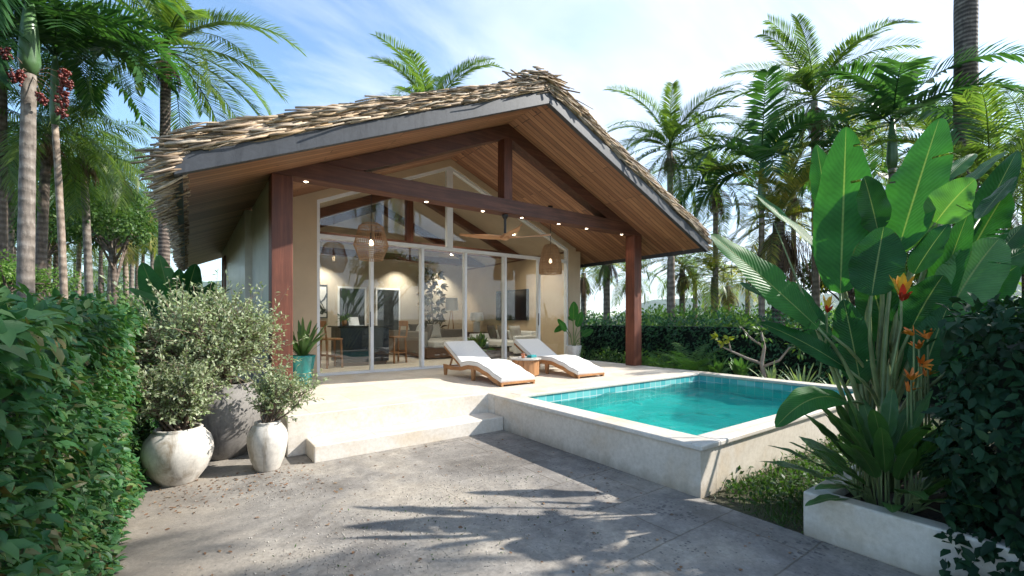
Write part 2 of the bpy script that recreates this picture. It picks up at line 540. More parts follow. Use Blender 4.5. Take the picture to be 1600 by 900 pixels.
M_BANANA = leafmat('banana_leaf', [(0.0297, 0.1215, 0.0324), (0.0432, 0.1553, 0.0405)], .42, .40, (1.5, 1.9, .5), vein=True, spec=.16)
M_BANANA_SHADE = leafmat('banana_leaf_shaded', [(0.0182, 0.0806, 0.026), (0.0286, 0.1014, 0.0312)], .28, .2, (1.5, 1.9, .5), vein=True, spec=.16)  # darker copy of the leaf, shade put into its colour
M_BANANA_SUN = leafmat('banana_leaf_sunlit', [(0.0688, 0.1812, 0.05), (0.0875, 0.2125, 0.0625)], .35, .35, (1.4, 1.7, .5), vein=True)  # lighter copy for leaves in sun, light painted into the green
M_LILY = leafmat('lily_leaf', [(.035, .11, .030), (.055, .145, .038), (.12, .20, .055)], .3, .25, vein=True)
M_FERN = leafmat('fern_leaf', [(0.081, 0.189, 0.0473), (0.1215, 0.243, 0.0675), (0.0607, 0.1485, 0.0405)], .5, .45)
M_BUSH = leafmat('bush_leaf', [(0.0448, 0.1121, 0.0315), (0.0822, 0.1644, 0.0429), (0.1271, 0.2093, 0.0572), (0.0329, 0.0822, 0.0257)], .45, .3)
M_BUSHB = leafmat('bright_bush_leaf', [(0.105, 0.21, 0.0525), (0.18, 0.285, 0.075), (0.075, 0.165, 0.045)], .45, .45)
M_YLEAF = leafmat('yellow_leaf', [(.42, .40, .05), (.30, .36, .06)], .45, .4)
M_SPIKE = leafmat('striped_spiky_leaf', [(0.117, 0.208, 0.091), (0.26, 0.338, 0.169), (0.078, 0.156, 0.065)], .4, .2)
M_GRASS = leafmat('grass_blade', [(.035, .085, .02), (.06, .12, .028), (.025, .06, .016)], .5, .3)
M_INDOORL = leafmat('indoor_leaf', [(.075, .05, .02), (.12, .08, .03), (.06, .06, .022), (.16, .11, .045)], .35, .2, (1.2, 1.1, .6))
M_ORANGE = island('orange_petal', [(.72, .17, .015), (.80, .30, .02), (.66, .10, .015)], .45, .15)
M_YELLOWF = island('yellow_bract', [(.82, .44, .03), (.80, .52, .05), (.78, .30, .03)], .45, .15)
M_RED = plain('red_bract', (.55, .05, .02), .4, var=.2, bmp=0)
M_BERRY = island('dark_red_berry', [(.12, .018, .014), (.19, .03, .02), (.075, .014, .014)], .35, .2)
M_LITTER = island('fallen_leaf', [(.16, .075, .035), (.26, .14, .07), (.10, .05, .028), (.33, .22, .12)], .8, .3)
M_GRIT = island('grit', [(.16, .15, .14), (.36, .33, .29), (.52, .48, .42), (.24, .22, .2), (.44, .38, .31)], .8, .2)
M_HILL = plain('forested_hill', (.06, .105, .06), .95, var=.3, scale=.02, bmp=0)
M_PAPER = plain('paper_art', (.68, .67, .65), .6, var=.05, bmp=0)
M_INK = plain('ink_marks', (.05, .05, .055), .6, var=.2, bmp=0)


# ------------------------------------------------------------------ mesh building
class MB:
    def __init__(self):
        self.V, self.F, self.n = [], [], 0
        self.uv = []

    def add(self, V, F):
        o = self.n
        self.V.extend([tuple(v) for v in V])
        self.F.extend([tuple(i + o for i in f) for f in F])
        self.n += len(V)

    def box(self, x0, x1, y0, y1, z0, z1):
        V = [(x, y, z) for z in (z0, z1) for y in (y0, y1) for x in (x0, x1)]
        self.add(V, [(0, 2, 3, 1), (4, 5, 7, 6), (0, 1, 5, 4), (2, 6, 7, 3), (0, 4, 6, 2), (1, 3, 7, 5)])

    def hexa(self, bottom, top):
        """8-corner solid: four bottom points, four top points, both counter-clockwise"""
        self.add(list(bottom) + list(top), [(3, 2, 1, 0), (4, 5, 6, 7), (0, 1, 5, 4), (1, 2, 6, 5), (2, 3, 7, 6), (3, 0, 4, 7)])

    def bar(self, a, b, w, h, up=(0, 0, 1)):
        a, b = Vector(a), Vector(b)
        d = (b - a).normalized()
        s = d.cross(Vector(up))
        if s.length < 1e-4:
            s = Vector((1, 0, 0))
        s.normalize()
        u = s.cross(d).normalized()
        V = []
        for p in (a, b):
            for i, j in ((-1, -1), (1, -1), (1, 1), (-1, 1)):
                V.append(p + s * (i * w / 2) + u * (j * h / 2))
        self.add(V, [(0, 3, 2, 1), (4, 5, 6, 7), (0, 1, 5, 4), (1, 2, 6, 5), (2, 3, 7, 6), (3, 0, 4, 7)])

    def tube(self, pts, rad, n=8, caps=True):
        pts = [Vector(p) for p in pts]
        m = len(pts)
        if not hasattr(rad, '__len__'):
            rad = [rad] * m
        V, F = [], []
        ref = Vector((0, 0, 1))
        for i, p in enumerate(pts):
            t = (pts[min(i + 1, m - 1)] - pts[max(i - 1, 0)])
            if t.length < 1e-9:
                t = Vector((0, 0, 1))
            t.normalize()
            r = ref if abs(t.dot(ref)) < .95 else Vector((1, 0, 0))
            s = t.cross(r).normalized()
            u = s.cross(t)
            for k in range(n):
                a = 2 * PI * k / n
                V.append(p + (s * math.cos(a) + u * math.sin(a)) * rad[i])
        for i in range(m - 1):
            for k in range(n):
                k2 = (k + 1) % n
                F.append((i * n + k, i * n + k2, (i + 1) * n + k2, (i + 1) * n + k))
        if caps:
            F.append(tuple(range(n))[::-1])
            F.append(tuple((m - 1) * n + k for k in range(n)))
        self.add(V, F)

    def lathe(self, prof, n=40, c=(0, 0, 0), close=False):
        V, F = [], []
        for r, z in prof:
            for k in range(n):
                a = 2 * PI * k / n
                V.append((c[0] + r * math.cos(a), c[1] + r * math.sin(a), c[2] + z))
        for i in range(len(prof) - 1):
            for k in range(n):
                k2 = (k + 1) % n
                F.append((i * n + k, i * n + k2, (i + 1) * n + k2, (i + 1) * n + k))
        if close:
            F.append(tuple(range(n))[::-1])
            F.append(tuple((len(prof) - 1) * n + k for k in range(n)))
        self.add(V, F)

    def prism(self, poly, axis, lo, hi):
        """extrude a 2-D polygon (list of pairs) along axis 'x' / 'y' / 'z'"""
        def p3(a, b, c):
            return {'x': (c, a, b), 'y': (a, c, b), 'z': (a, b, c)}[axis]
        n = len(poly)
        V = [p3(a, b, lo) for a, b in poly] + [p3(a, b, hi) for a, b in poly]
        F = [tuple(range(n))[::-1], tuple(range(n, 2 * n))]
        for i in range(n):
            j = (i + 1) % n
            F.append((i, j, n + j, n + i))
        self.add(V, F)

    def build(self, name, mat, parent=None, smooth=False, bevel=0, seg=2, loc=None):
        me = bpy.data.meshes.new(name)
        me.from_pydata(self.V, [], self.F)
        if mat:
            me.materials.append(mat)
        if smooth:
            me.polygons.foreach_set('use_smooth', [True] * len(me.polygons))
        me.validate()
        me.update()
        o = bpy.data.objects.new(name, me)
        COL.objects.link(o)
        if bevel:
            # fix winding before bevelling
            bm_fix(me)
            md = o.modifiers.new('bevel', 'BEVEL')
            md.width = bevel
            md.segments = seg
            md.limit_method = 'ANGLE'
            md.angle_limit = R(40)
        else:
            bm_fix(me)
        if parent:
            o.parent = parent
        if loc is not None:
            o.location = loc
        return o


def bm_fix(me):
    if len(me.polygons) > 20000:
        return
    import bmesh
    bm = bmesh.new()
    bm.from_mesh(me)
    bmesh.ops.recalc_face_normals(bm, faces=bm.faces[:])
    bm.to_mesh(me)
    bm.free()


def np_mesh(name, V, F, mat, parent=None, smooth=True, uv=None, link=True):
    """V (n,3) array, F: list of (k,m) int arrays"""
    me = bpy.data.meshes.new(name)
    V = np.asarray(V, dtype=np.float32)
    me.vertices.add(len(V))
    me.vertices.foreach_set('co', V.ravel())
    idx = np.concatenate([f.ravel() for f in F]).astype(np.int32)
    tot = np.concatenate([np.full(len(f), f.shape[1], dtype=np.int32) for f in F])
    st = np.concatenate([[0], np.cumsum(tot)[:-1]]).astype(np.int32)
    me.loops.add(len(idx))
    me.loops.foreach_set('vertex_index', idx)
    me.polygons.add(len(tot))
    me.polygons.foreach_set('loop_start', st)
    me.polygons.foreach_set('loop_total', tot)
    if smooth:
        me.polygons.foreach_set('use_smooth', np.ones(len(tot), dtype=bool))
    if uv is not None:
        ul = me.uv_layers.new(name='UVMap')
        ul.data.foreach_set('uv', np.asarray(uv, dtype=np.float32)[idx].ravel())
    me.materials.append(mat)
    me.update(calc_edges=True)
    if not link:
        return me
    o = bpy.data.objects.new(name, me)
    COL.objects.link(o)
    if parent:
        o.parent = parent
    return o


def obj_of(name, me, parent=None):
    o = bpy.data.objects.new(name, me)
    COL.objects.link(o)
    if parent:
        o.parent = parent
    return o


def thing(name, label, cat, loc=(0, 0, 0), group=None, rz=0):
    o = bpy.data.objects.new(name, None)
    o.empty_display_size = .1
    COL.objects.link(o)
    o.location = loc
    o.rotation_euler = (0, 0, rz)
    o['label'] = label
    o['category'] = cat
    if group:
        o['group'] = group
    return o


def tag(o, label, cat, group=None):
    o['label'] = label
    o['category'] = cat
    if group:
        o['group'] = group
    return o


def structure(o, kind='structure'):
    o['kind'] = kind
    return o


def dup(root, loc, rz=None, label=None):
    r = root.copy()
    COL.objects.link(r)
    r.location = loc
    if rz is not None:
        r.rotation_euler = (0, 0, rz)
    if label:
        r['label'] = label
    for ch in list(root.children):
        c = ch.copy()
        COL.objects.link(c)
        c.parent = r
        for g in list(ch.children):
            d = g.copy()
            COL.objects.link(d)
            d.parent = c
    return r


def unit(a):
    return a / np.maximum(np.linalg.norm(a, axis=-1, keepdims=True), 1e-9)


# leaf template: x along the leaf, y across, z up
LT = np.array([(0, 0, 0), (.32, -.5, .06), (.34, 0, -.02), (.32, .5, .06), (.68, -.38, .03), (.70, 0, -.05), (.68, .38, .03), (1, 0, -.16)])
LF4 = np.array([(1, 2, 5, 4), (2, 3, 6, 5)])
LF3 = np.array([(0, 2, 1), (0, 3, 2), (4, 5, 7), (5, 6, 7)])
ST = np.array([(0, 0, 0), (.5, -.5, .05), (.5, .5, .05), (1, 0, -.08)])
SF3 = np.array([(0, 2, 1), (1, 2, 3)])


def leaf_arrays(O, D, Nn, L, W, tmpl='full'):
    T = LT if tmpl == 'full' else ST
    D = unit(D)
    S = unit(np.cross(D, Nn))
    Nn = np.cross(S, D)
    n = len(O)
    k = len(T)
    V = (O[:, None, :] + T[None, :, 0:1] * (L[:, None, None] * D[:, None, :]) + T[None, :, 1:2] * (W[:, None, None] * S[:, None, :])
         + T[None, :, 2:3] * (L[:, None, None] * Nn[:, None, :])).reshape(-1, 3)
    off = (np.arange(n) * k)[:, None, None]
    if tmpl == 'full':
        F = [(LF4[None] + off).reshape(-1, 4), (LF3[None] + off).reshape(-1, 3)]
    else:
        F = [(SF3[None] + off).reshape(-1, 3)]
    return V, F


def leaf_mesh(name, O, D, Nn, L, W, mat, parent=None, tmpl='full', link=True):
    V, F = leaf_arrays(O, D, Nn, L, W, tmpl)
    return np_mesh(name, V, F, mat, parent, True, None, link)


def fold_noise(P, rng, amp, fr):
    ph = rng.uniform(0, 6.28, 6)
    return amp * (np.sin(P[:, 0] * fr + ph[0]) * np.sin(P[:, 1] * fr * 1.3 + ph[1]) + .6 * np.sin(P[:, 2] * fr * 1.7 + ph[2] + P[:, 1] * fr * .7)
                  + .5 * np.sin(P[:, 0] * fr * 2.3 + P[:, 2] * fr * 2.1 + ph[3]))


def hedge(name, label, x0, x1, y0, y1, z1, faces, leaf, mat, seed, shag=.10, parent_core=True, tmpl='full', z0=0.0, core0=None):
    """faces: list of (face, leaves per m2, (lo, hi) along-range or None)"""
    rng = np.random.default_rng(seed)
    t = thing(name, label, 'hedge', (0, 0, 0))
    Os, Ds, Ns = [], [], []
    for f, dens, rg in faces:
        if f in ('+x', '-x'):
            a0, a1 = rg or (y0, y1)
            n = int(dens * (a1 - a0) * (z1 - z0))
            P = np.stack([np.full(n, x1 if f == '+x' else x0), rng.uniform(a0, a1, n), rng.uniform(z0, z1, n)], 1)
            nm = np.array([1.0 if f == '+x' else -1.0, 0, 0])
        elif f in ('+y', '-y'):
            a0, a1 = rg or (x0, x1)
            n = int(dens * (a1 - a0) * (z1 - z0))
            P = np.stack([rng.uniform(a0, a1, n), np.full(n, y1 if f == '+y' else y0), rng.uniform(z0, z1, n)], 1)
            nm = np.array([0, 1.0 if f == '+y' else -1.0, 0])
        else:
            a0, a1 = rg or (y0, y1)
            n = int(dens * (a1 - a0) * (x1 - x0))
            P = np.stack([rng.uniform(x0, x1, n), rng.uniform(a0, a1, n), np.full(n, z1)], 1)
            nm = np.array([0, 0, 1.0])
        P = P + nm * (fold_noise(P, np.random.default_rng(seed + 1), shag * .5, 4.2)[:, None] - rng.uniform(0, shag, n)[:, None] + shag * .4)
        out = unit(nm + rng.normal(0, .45, (n, 3)))
        down = np.array([0, 0, -1.0])
        w = rng.uniform(.0, 1.1, n)[:, None]
        D = out * .8 + down * w + rng.normal(0, .45, (n, 3))
        Nn = nm * .6 + np.array([0, 0, .9]) + rng.normal(0, .35, (n, 3))
        Os.append(P)
        Ds.append(D)
        Ns.append(Nn)
    O, D, Nn = np.concatenate(Os), np.concatenate(Ds), np.concatenate(Ns)
    n = len(O)
    L = leaf * rng.uniform(.45, 1.3, n)
    leaf_mesh('foliage', O, D, Nn, L, L * rng.uniform(.42, .6, n), mat, t, tmpl)
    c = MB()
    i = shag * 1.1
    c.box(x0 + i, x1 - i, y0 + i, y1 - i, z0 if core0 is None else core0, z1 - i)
    c.build('dark_core', M_CORE, t)  # solid dark box, blocks the view through the leaves
    return t


# ------------------------------------------------------------------ the setting
def build_ground():
    g = MB()
    # one sheet reaching the horizon, with the pool's pit left open
    B = 4000
    X = [-B, 3.5, 8.37, B]
    Y = [-B, 2.1, 5.1, B]
    V = [(x, y, 0) for y in Y for x in X]
    F = []
    for j in range(3):
        for i in range(3):
            if i == 1 and j == 1:
                continue
            F.append((j * 4 + i, j * 4 + i + 1, (j + 1) * 4 + i + 1, (j + 1) * 4 + i))
    g.add(V, F)
    structure(g.build('ground', M_SOIL))
    p = MB()
    V, F = [], []
    pts = [(-.55, -4), (3.47, -4), (3.47, 1.33), (3.47, 4.965), (1.07, 4.965), (1.07, 5.35), (.9, 5.36), (.9, 6.2), (-.55, 6.2)]
    p.add([(x, y, .006) for x, y in pts], [tuple(range(len(pts)))])
    structure(p.build('pavement', M_PAVE))
    # terrace: deck block (runs on under the house), step
    t = MB()
    t.prism([(.88, 5.36), (3.466, 5.36), (3.466, 5.2), (8.4, 5.2), (8.4, 15.2), (.88, 15.2)], 'z', 0, .45)
    t.box(1.07, 3.464, 4.962, 5.358, 0, .185)
    structure(t.build('terrace', M_TRAV, bevel=.012))


def build_hills():
    rng = np.random.default_rng(3)
    m = MB()
    V, F = [], []
    na, nr = 90, 6
    for j in range(nr):
        for i in range(na):
            a = R(-40) + R(200) * i / (na - 1)
            r = 1300 + 350 * j
            h = 235 * math.exp(-((j - 2.5) / 1.6) ** 2) * (.5 + .3 * math.sin(a * 5 + 1) + .22 * math.sin(a * 11 + 2) + .1 * math.sin(a * 31))
            V.append((r * math.cos(a), r * math.sin(a), max(-1, h) - 1 if 0 < j < nr - 1 else -2))
    for j in range(nr - 1):
        for i in range(na - 1):
            F.append((j * na + i, j * na + i + 1, (j + 1) * na + i + 1, (j + 1) * na + i))
    m.add(V, F)
    structure(m.build('hills', M_HILL, smooth=True))


def build_pool():
    t = thing('swimming_pool', 'raised turquoise swimming pool with cream coping beside the terrace', 'pool', (5.9, 3.6, 0))
    off = Vector((-5.9, -3.6, 0))

    def part(mb, name, mat, **k):
        return mb.build(name, mat, t, loc=off, **k)
    x0, x1, y0, y1 = 3.47, 8.37, 2.1, 5.197
    ix0, ix1, iy0, iy1 = 3.73, 8.1, 2.3, 4.93
    w = MB()   # outer walls
    w.box(x0, ix0 - .02, y0, y1 - .003, -.2, .404)
    w.box(ix0 - .02, ix1 + .02, y0, iy0 - .02, -.2, .404)
    w.box(ix1 + .02, x1, y0, y1 - .003, -.2, .404)
    w.box(ix0 - .02, ix1 + .02, iy1 + .02, y1 - .003, -.2, .404)
    part(w, 'outer_wall', M_RENDER, bevel=.004)
    c = MB()
    zc0, zc1 = .405, .4535
    c.box(x0 - .03, ix0, y0 - .03, 5.198, zc0, zc1)
    c.box(ix0, ix1, y0 - .03, iy0, zc0, zc1)
    c.box(ix1, x1 + .03, y0 - .03, 5.198, zc0, zc1)
    c.box(ix0, ix1, iy1, 5.198, zc0, zc1)
    part(c, 'coping', M_TRAV, bevel=.014, seg=3)
    b = MB()
    e = .02

    def shell(mb, za, zb, floor):
        X0, X1, Y0, Y1 = ix0 - e + .002, ix1 + e - .002, iy0 - e + .002, iy1 + e - .002
        V = [(X0, Y0, za), (X1, Y0, za), (X1, Y1, za), (X0, Y1, za), (X0, Y0, zb), (X1, Y0, zb), (X1, Y1, zb), (X0, Y1, zb)]
        F = [(0, 4, 5, 1), (1, 5, 6, 2), (2, 6, 7, 3), (3, 7, 4, 0)]
        if floor:
            F.append((0, 1, 2, 3))
        mb.add(V, F)
    shell(b, -.34, .10, True)
    part(b, 'basin', M_BASIN)
    k = MB()
    shell(k, .10, .403, False)
    part(k, 'waterline_tiles', M_TILE)
    # the water itself, with real ripples
    n, mth = 230, 140
    V, F = [], []
    rng = np.random.default_rng(8)
    W = [(rng.uniform(0, 6.28), rng.uniform(3, 15), rng.uniform(0, 6.28)) for _ in range(14)]
    X = np.linspace(ix0 - .015, ix1 + .015, n)
    Y = np.linspace(iy0 - .015, iy1 + .015, mth)
    XX, YY = np.meshgrid(X, Y)
    Z = np.zeros_like(XX)
    for a, f, p in W:
        Z += .030 / f * 1.8 * np.sin(f * (math.cos(a) * XX + math.sin(a) * YY) + p + .8 * np.sin(1.3 * XX + 2 * YY))
    P = np.stack([XX, YY, .285 + Z], -1).reshape(-1, 3)
    idx = np.arange(n * mth).reshape(mth, n)
    F = np.stack([idx[:-1, :-1], idx[:-1, 1:], idx[1:, 1:], idx[1:, :-1]], -1).reshape(-1, 4)
    structure(np_mesh('water', P, [F], M_WATER))


# ------------------------------------------------------------------ the house
RX, RZ, SL = 4.68, 5.02, .428         # ridge x, ridge height of the ceiling, slope
YF, YB = 5.46, 16.4                    # front and back edge of the roof
EL, ER = -.1, 9.28                     # eaves
GY = 8.8                               # glass line


def ceil_z(x):
    return RZ - SL * abs(x - RX)


def build_house():
    H = thing('house', 'open fronted gabled villa with reed thatched roof and red timber posts', 'house', (RX, GY, .45))
    off = Vector((-RX, -GY, -.45))

    def part(mb, name, mat, parent=None, **k):
        if parent is None:
            o = mb.build(name, mat, H, loc=off, **k)
        else:
            o = mb.build(name, mat, parent, **k)
        return o
    # ---- roof slab
    TH = .10
    m = MB()
    for s, xe in ((-1, EL), (1, ER)):
        ze = ceil_z(xe)
        poly = [(RX, RZ + .012), (xe, ze + .012), (xe, ze + .012 + TH), (RX, RZ + .012 + TH)]
        m.prism(poly, 'y', YF + .05, YB)
    roof = part(m, 'roof', M_THATCH)
    # soffit boards
    m = MB()
    for s, xe in ((-1, EL + .08), (1, ER - .06)):
        ze = ceil_z(xe)
        m.prism([(RX, RZ), (xe, ze), (xe, ze + .012), (RX, RZ + .012)], 'y', YF + .05, YB - .02)
    part(m, 'soffit', M_PLANK, roof)
    # front fascia boards, one per slope
    for xe in (EL, ER):
        m = MB()
        ze = ceil_z(xe)
        m.prism([(RX, RZ - .075), (xe, ze - .075), (xe, ze + .125), (RX, RZ + .135)], 'y', YF - .03, YF + .05)
        part(m, 'fascia', M_FASCIA, roof, bevel=.006)
    # eave boards
    for xe, s in ((EL, 1), (ER, -1)):
        m = MB()
        ze = ceil_z(xe)
        a, b = sorted((xe, xe + s * .07))
        m.box(a, b, YF + .052, YB, ze - .055, ze + .14)
        part(m, 'eave_board', M_FASCIA, roof, bevel=.005)
    build_thatch(roof)
    # ---- walls
    wx0, wx1 = .80, 8.62
    wl = MB()
    wl.prism([(6.62, .453), (15.0, .453), (15.0, ceil_z(wx0) - .004), (6.62, ceil_z(wx0) - .004)][::-1], 'x', wx0, wx0 + .16) if False else wl.box(wx0, wx0 + .16, GY - .02, 15.0, .0, ceil_z(wx0) - .004)
    part(wl, 'left_wall', M_SIDE)
    # pale side wall that runs forward to the left post
    wf = MB()
    wf.box(.905, 1.0, 6.80, GY - .022, .452, ceil_z(.905) - .004)
    part(wf, 'wing_wall', M_SIDE)
    wr = MB()
    wr.box(wx1 - .16, wx1, GY + .0, 15.0, .452, ceil_z(wx1) - .004)
    part(wr, 'right_wall', M_CREAM)
    wb = MB()
    wb.prism([(wx0 + .16, .452), (wx1 - .16, .452), (wx1 - .16, ceil_z(wx1 - .16) - .004), (RX, RZ - .004), (wx0 + .16, ceil_z(wx0 + .16) - .004)], 'y', 14.84, 15.0)
    part(wb, 'rear_wall', M_INWALL)
    # gable front wall with the big opening
    ox0, ox1 = 1.93, 8.20

    def ot(x):
        return 4.86 - .425 * abs(x - RX)
    f = MB()
    ya, yb = GY - .08, GY + .12
    f.prism([(1.002, .452), (ox0, .452), (ox0, ceil_z(ox0) - .003), (1.002, ceil_z(1.002) - .003)], 'y', ya, yb)
    f.prism([(ox1, .452), (wx1 - .162, .452), (wx1 - .162, ceil_z(wx1 - .162) - .003), (ox1, ceil_z(ox1) - .003)], 'y', ya, yb)
    f.prism([(ox0, ot(ox0)), (RX, ot(RX)), (RX, RZ - .003), (ox0, ceil_z(ox0) - .003)], 'y', ya, yb)
    f.prism([(RX, ot(RX)), (ox1, ot(ox1)), (ox1, ceil_z(ox1) - .003), (RX, RZ - .003)], 'y', ya, yb)
    f.box(wx1 - .16, wx1, ya, GY - .002, .452, ceil_z(wx1) - .004)
    part(f, 'front_wall', M_CREAM)
    # inner ceiling, pale plaster between the beams
    m = MB()
    for xe in (wx0 + .17, wx1 - .17):
        ze = ceil_z(xe)
        m.prism([(RX, RZ - .03), (xe, ze - .03), (xe, ze - .006), (RX, RZ - .006)], 'y', GY + .13, 14.83)
    part(m, 'inner_ceiling', M_INCEIL)
    # ---- posts and front truss
    for x in (.89, 8.145):
        p = MB()
        p.box(x, x + .255, 6.53, 6.785, .452, 3.40)
        part(p, 'post', M_POST, bevel=.008)

    def truss(y, w, tie0, tie1, zb, zt, low):
        b = MB()
        b.box(tie0, tie1, y, y + w, zb, zt)
        part(b, 'tie_beam', M_BEAM, bevel=.008)
        for xe in (tie0 + .12, tie1 - .12):
            b = MB()
            zr = RZ - .01
            sg = 1 if xe > RX else -1
            xa = RX + sg * (zr - zt - .004) / SL
            xb = RX + sg * (zr - .235 - zt - .004) / SL
            b.prism([(RX + sg * .001, zr), (xa, zt + .004), (xb, zt + .004), (RX + sg * .001, zr - .235)], 'y', y + .015, y + w - .015)
            part(b, 'rafter', M_BEAM)
        b = MB()
        b.box(RX - .09, RX + .09, y + .02, y + w - .02, zt + .003, RZ - .25)
        part(b, 'king_post', M_POST, bevel=.006)
    truss(6.53, .25, .90, 8.40, 3.402, 3.655, 0)
    for y in (10.9, 13.2):
        truss(y, .2, wx0 + .2, wx1 - .2, 3.32, 3.52, 0)
    # downlights let into the underside of the tie beam
    for px_, x in ((479, 1.33), (623, 3.13), (738, 4.20), (797, 5.06), (860, 5.98), (908, 6.76), (973, 7.86)):
        d = MB()
        d.lathe([(.040, 0), (.040, -.008), (.028, -.010)], 20, (x, 6.655, 3.401), close=False)
        lt = part(d, 'downlight', M_ALU)
        g = MB()
        g.lathe([(.001, -.007), (.028, -.007)], 20, (x, 6.655, 3.401))
        part(g, 'lamp_face', M_LIGHT, lt)
    for x, y in ((3.4, 13.9), (5.85, 13.9), (7.5, 13.9), (2.2, 10.0), (3.6, 9.9), (5.9, 10.0), (7.3, 10.0)):
        d = MB()
        z = ceil_z(x) - .032
        d.lathe([(.001, -.035), (.045, -.035), (.055, -.03), (.055, .0)], 18, (x, y, z))
        part(d, 'ceiling_spot', M_LIGHT)
    # ---- glazing
    gf = thing_part(H, 'window_frame', off)
    fr = MB()
    fw, fd = .055, .09
    y0, y1 = GY - .055, GY + .055
    fr.box(ox0 + .002, ox0 + fw, y0, y1, .453, ot(ox0) - .03)
    fr.box(ox1 - fw, ox1 - .002, y0, y1, .453, ot(ox1) - .03)
    fr.box(ox0 + fw, ox1 - fw, y0, y1, .453, .50)
    fr.box(ox0 + fw, ox1 - fw, y0 - .004, y1, 3.00, 3.075)
    for s, xe in ((-1, ox0 + .004), (1, ox1 - .004)):
        fr.prism([(RX, ot(RX) - .003), (xe, ot(xe) - .003), (xe, ot(xe) - .065), (RX, ot(RX) - .065)], 'y', y0 + .003, y1 - .003)
    fr.box(RX - .07, RX + .07, y0 + .006, y1 - .006, 3.077, ot(RX) - .07)
    o = part(fr, 'window_frame', M_ALU)
    # dark shadow gap line inside the upper frame
    mull = (2.955, 4.02, 5.075, 6.15, 7.215)
    for k, x in enumerate(mull):
        s = MB()
        s.box(x - .032, x + .032, y0 - (.03 if k % 2 else 0), y1 - .004, .502, 2.998)
        part(s, 'mullion', M_ALU, o, bevel=.004)
    hnd = MB()
    hnd.box(2.955 - .045, 2.955 - .034, y0 - .02, y0, 1.35, 1.65)
    hnd.box(7.215 - .045, 7.215 - .034, y0 - .02, y0, 1.35, 1.65)
    part(hnd, 'door_handle', M_DARK, o)
    edges = [ox0 + fw] + list(mull) + [ox1 - fw]
    for a, b in zip(edges[:-1], edges[1:]):
        g = MB()
        g.box(a + .001, b - .001, GY - .004, GY + .004, .501, 2.999)
        part(g, 'door_pane', M_GLASS, o)
    for a, b in ((ox0 + fw, RX - .07), (RX + .07, ox1 - fw)):
        g = MB()
        za, zb = ot(a) - .066, ot(b) - .066
        g.prism([(a + .001, 3.077), (b - .001, 3.077), (b - .001, zb), (a + .001, za)], 'y', GY - .004, GY + .004)
        part(g, 'gable_pane', M_GLASS, o)
    # interior doors in the rear wall
    for a, b in ((3.90, 4.80), (5.12, 5.97)):
        d = MB()
        d.box(a + .05, b - .05, 14.80, 14.838, .453, 2.50)
        dd = part(d, 'interior_door', M_STONEW)
        d = MB()
        d.box(a, a + .05, 14.785, 14.838, .453, 2.56)
        d.box(b - .05, b, 14.785, 14.838, .453, 2.56)
        d.box(a + .05, b - .05, 14.785, 14.838, 2.501, 2.56)
        part(d, 'door_frame', M_ALU, dd)
        d = MB()
        d.box(b - .15, b - .07, 14.74, 14.76, 1.40, 1.425)
        d.box(b - .09, b - .07, 14.76, 14.80, 1.40, 1.425)
        part(d, 'door_handle', M_DARK, dd)
    # small red window frame on the left wall, far end
    d = MB()
    d.box(.765, .798, 13.3, 13.36, 2.0, 3.1)
    d.box(.765, .798, 14.2, 14.26, 2.0, 3.1)
    d.box(.765, .798, 13.36, 14.2, 3.04, 3.1)
    part(d, 'side_window_frame', M_POST)
    return H


def thing_part(H, name, off):
    return None


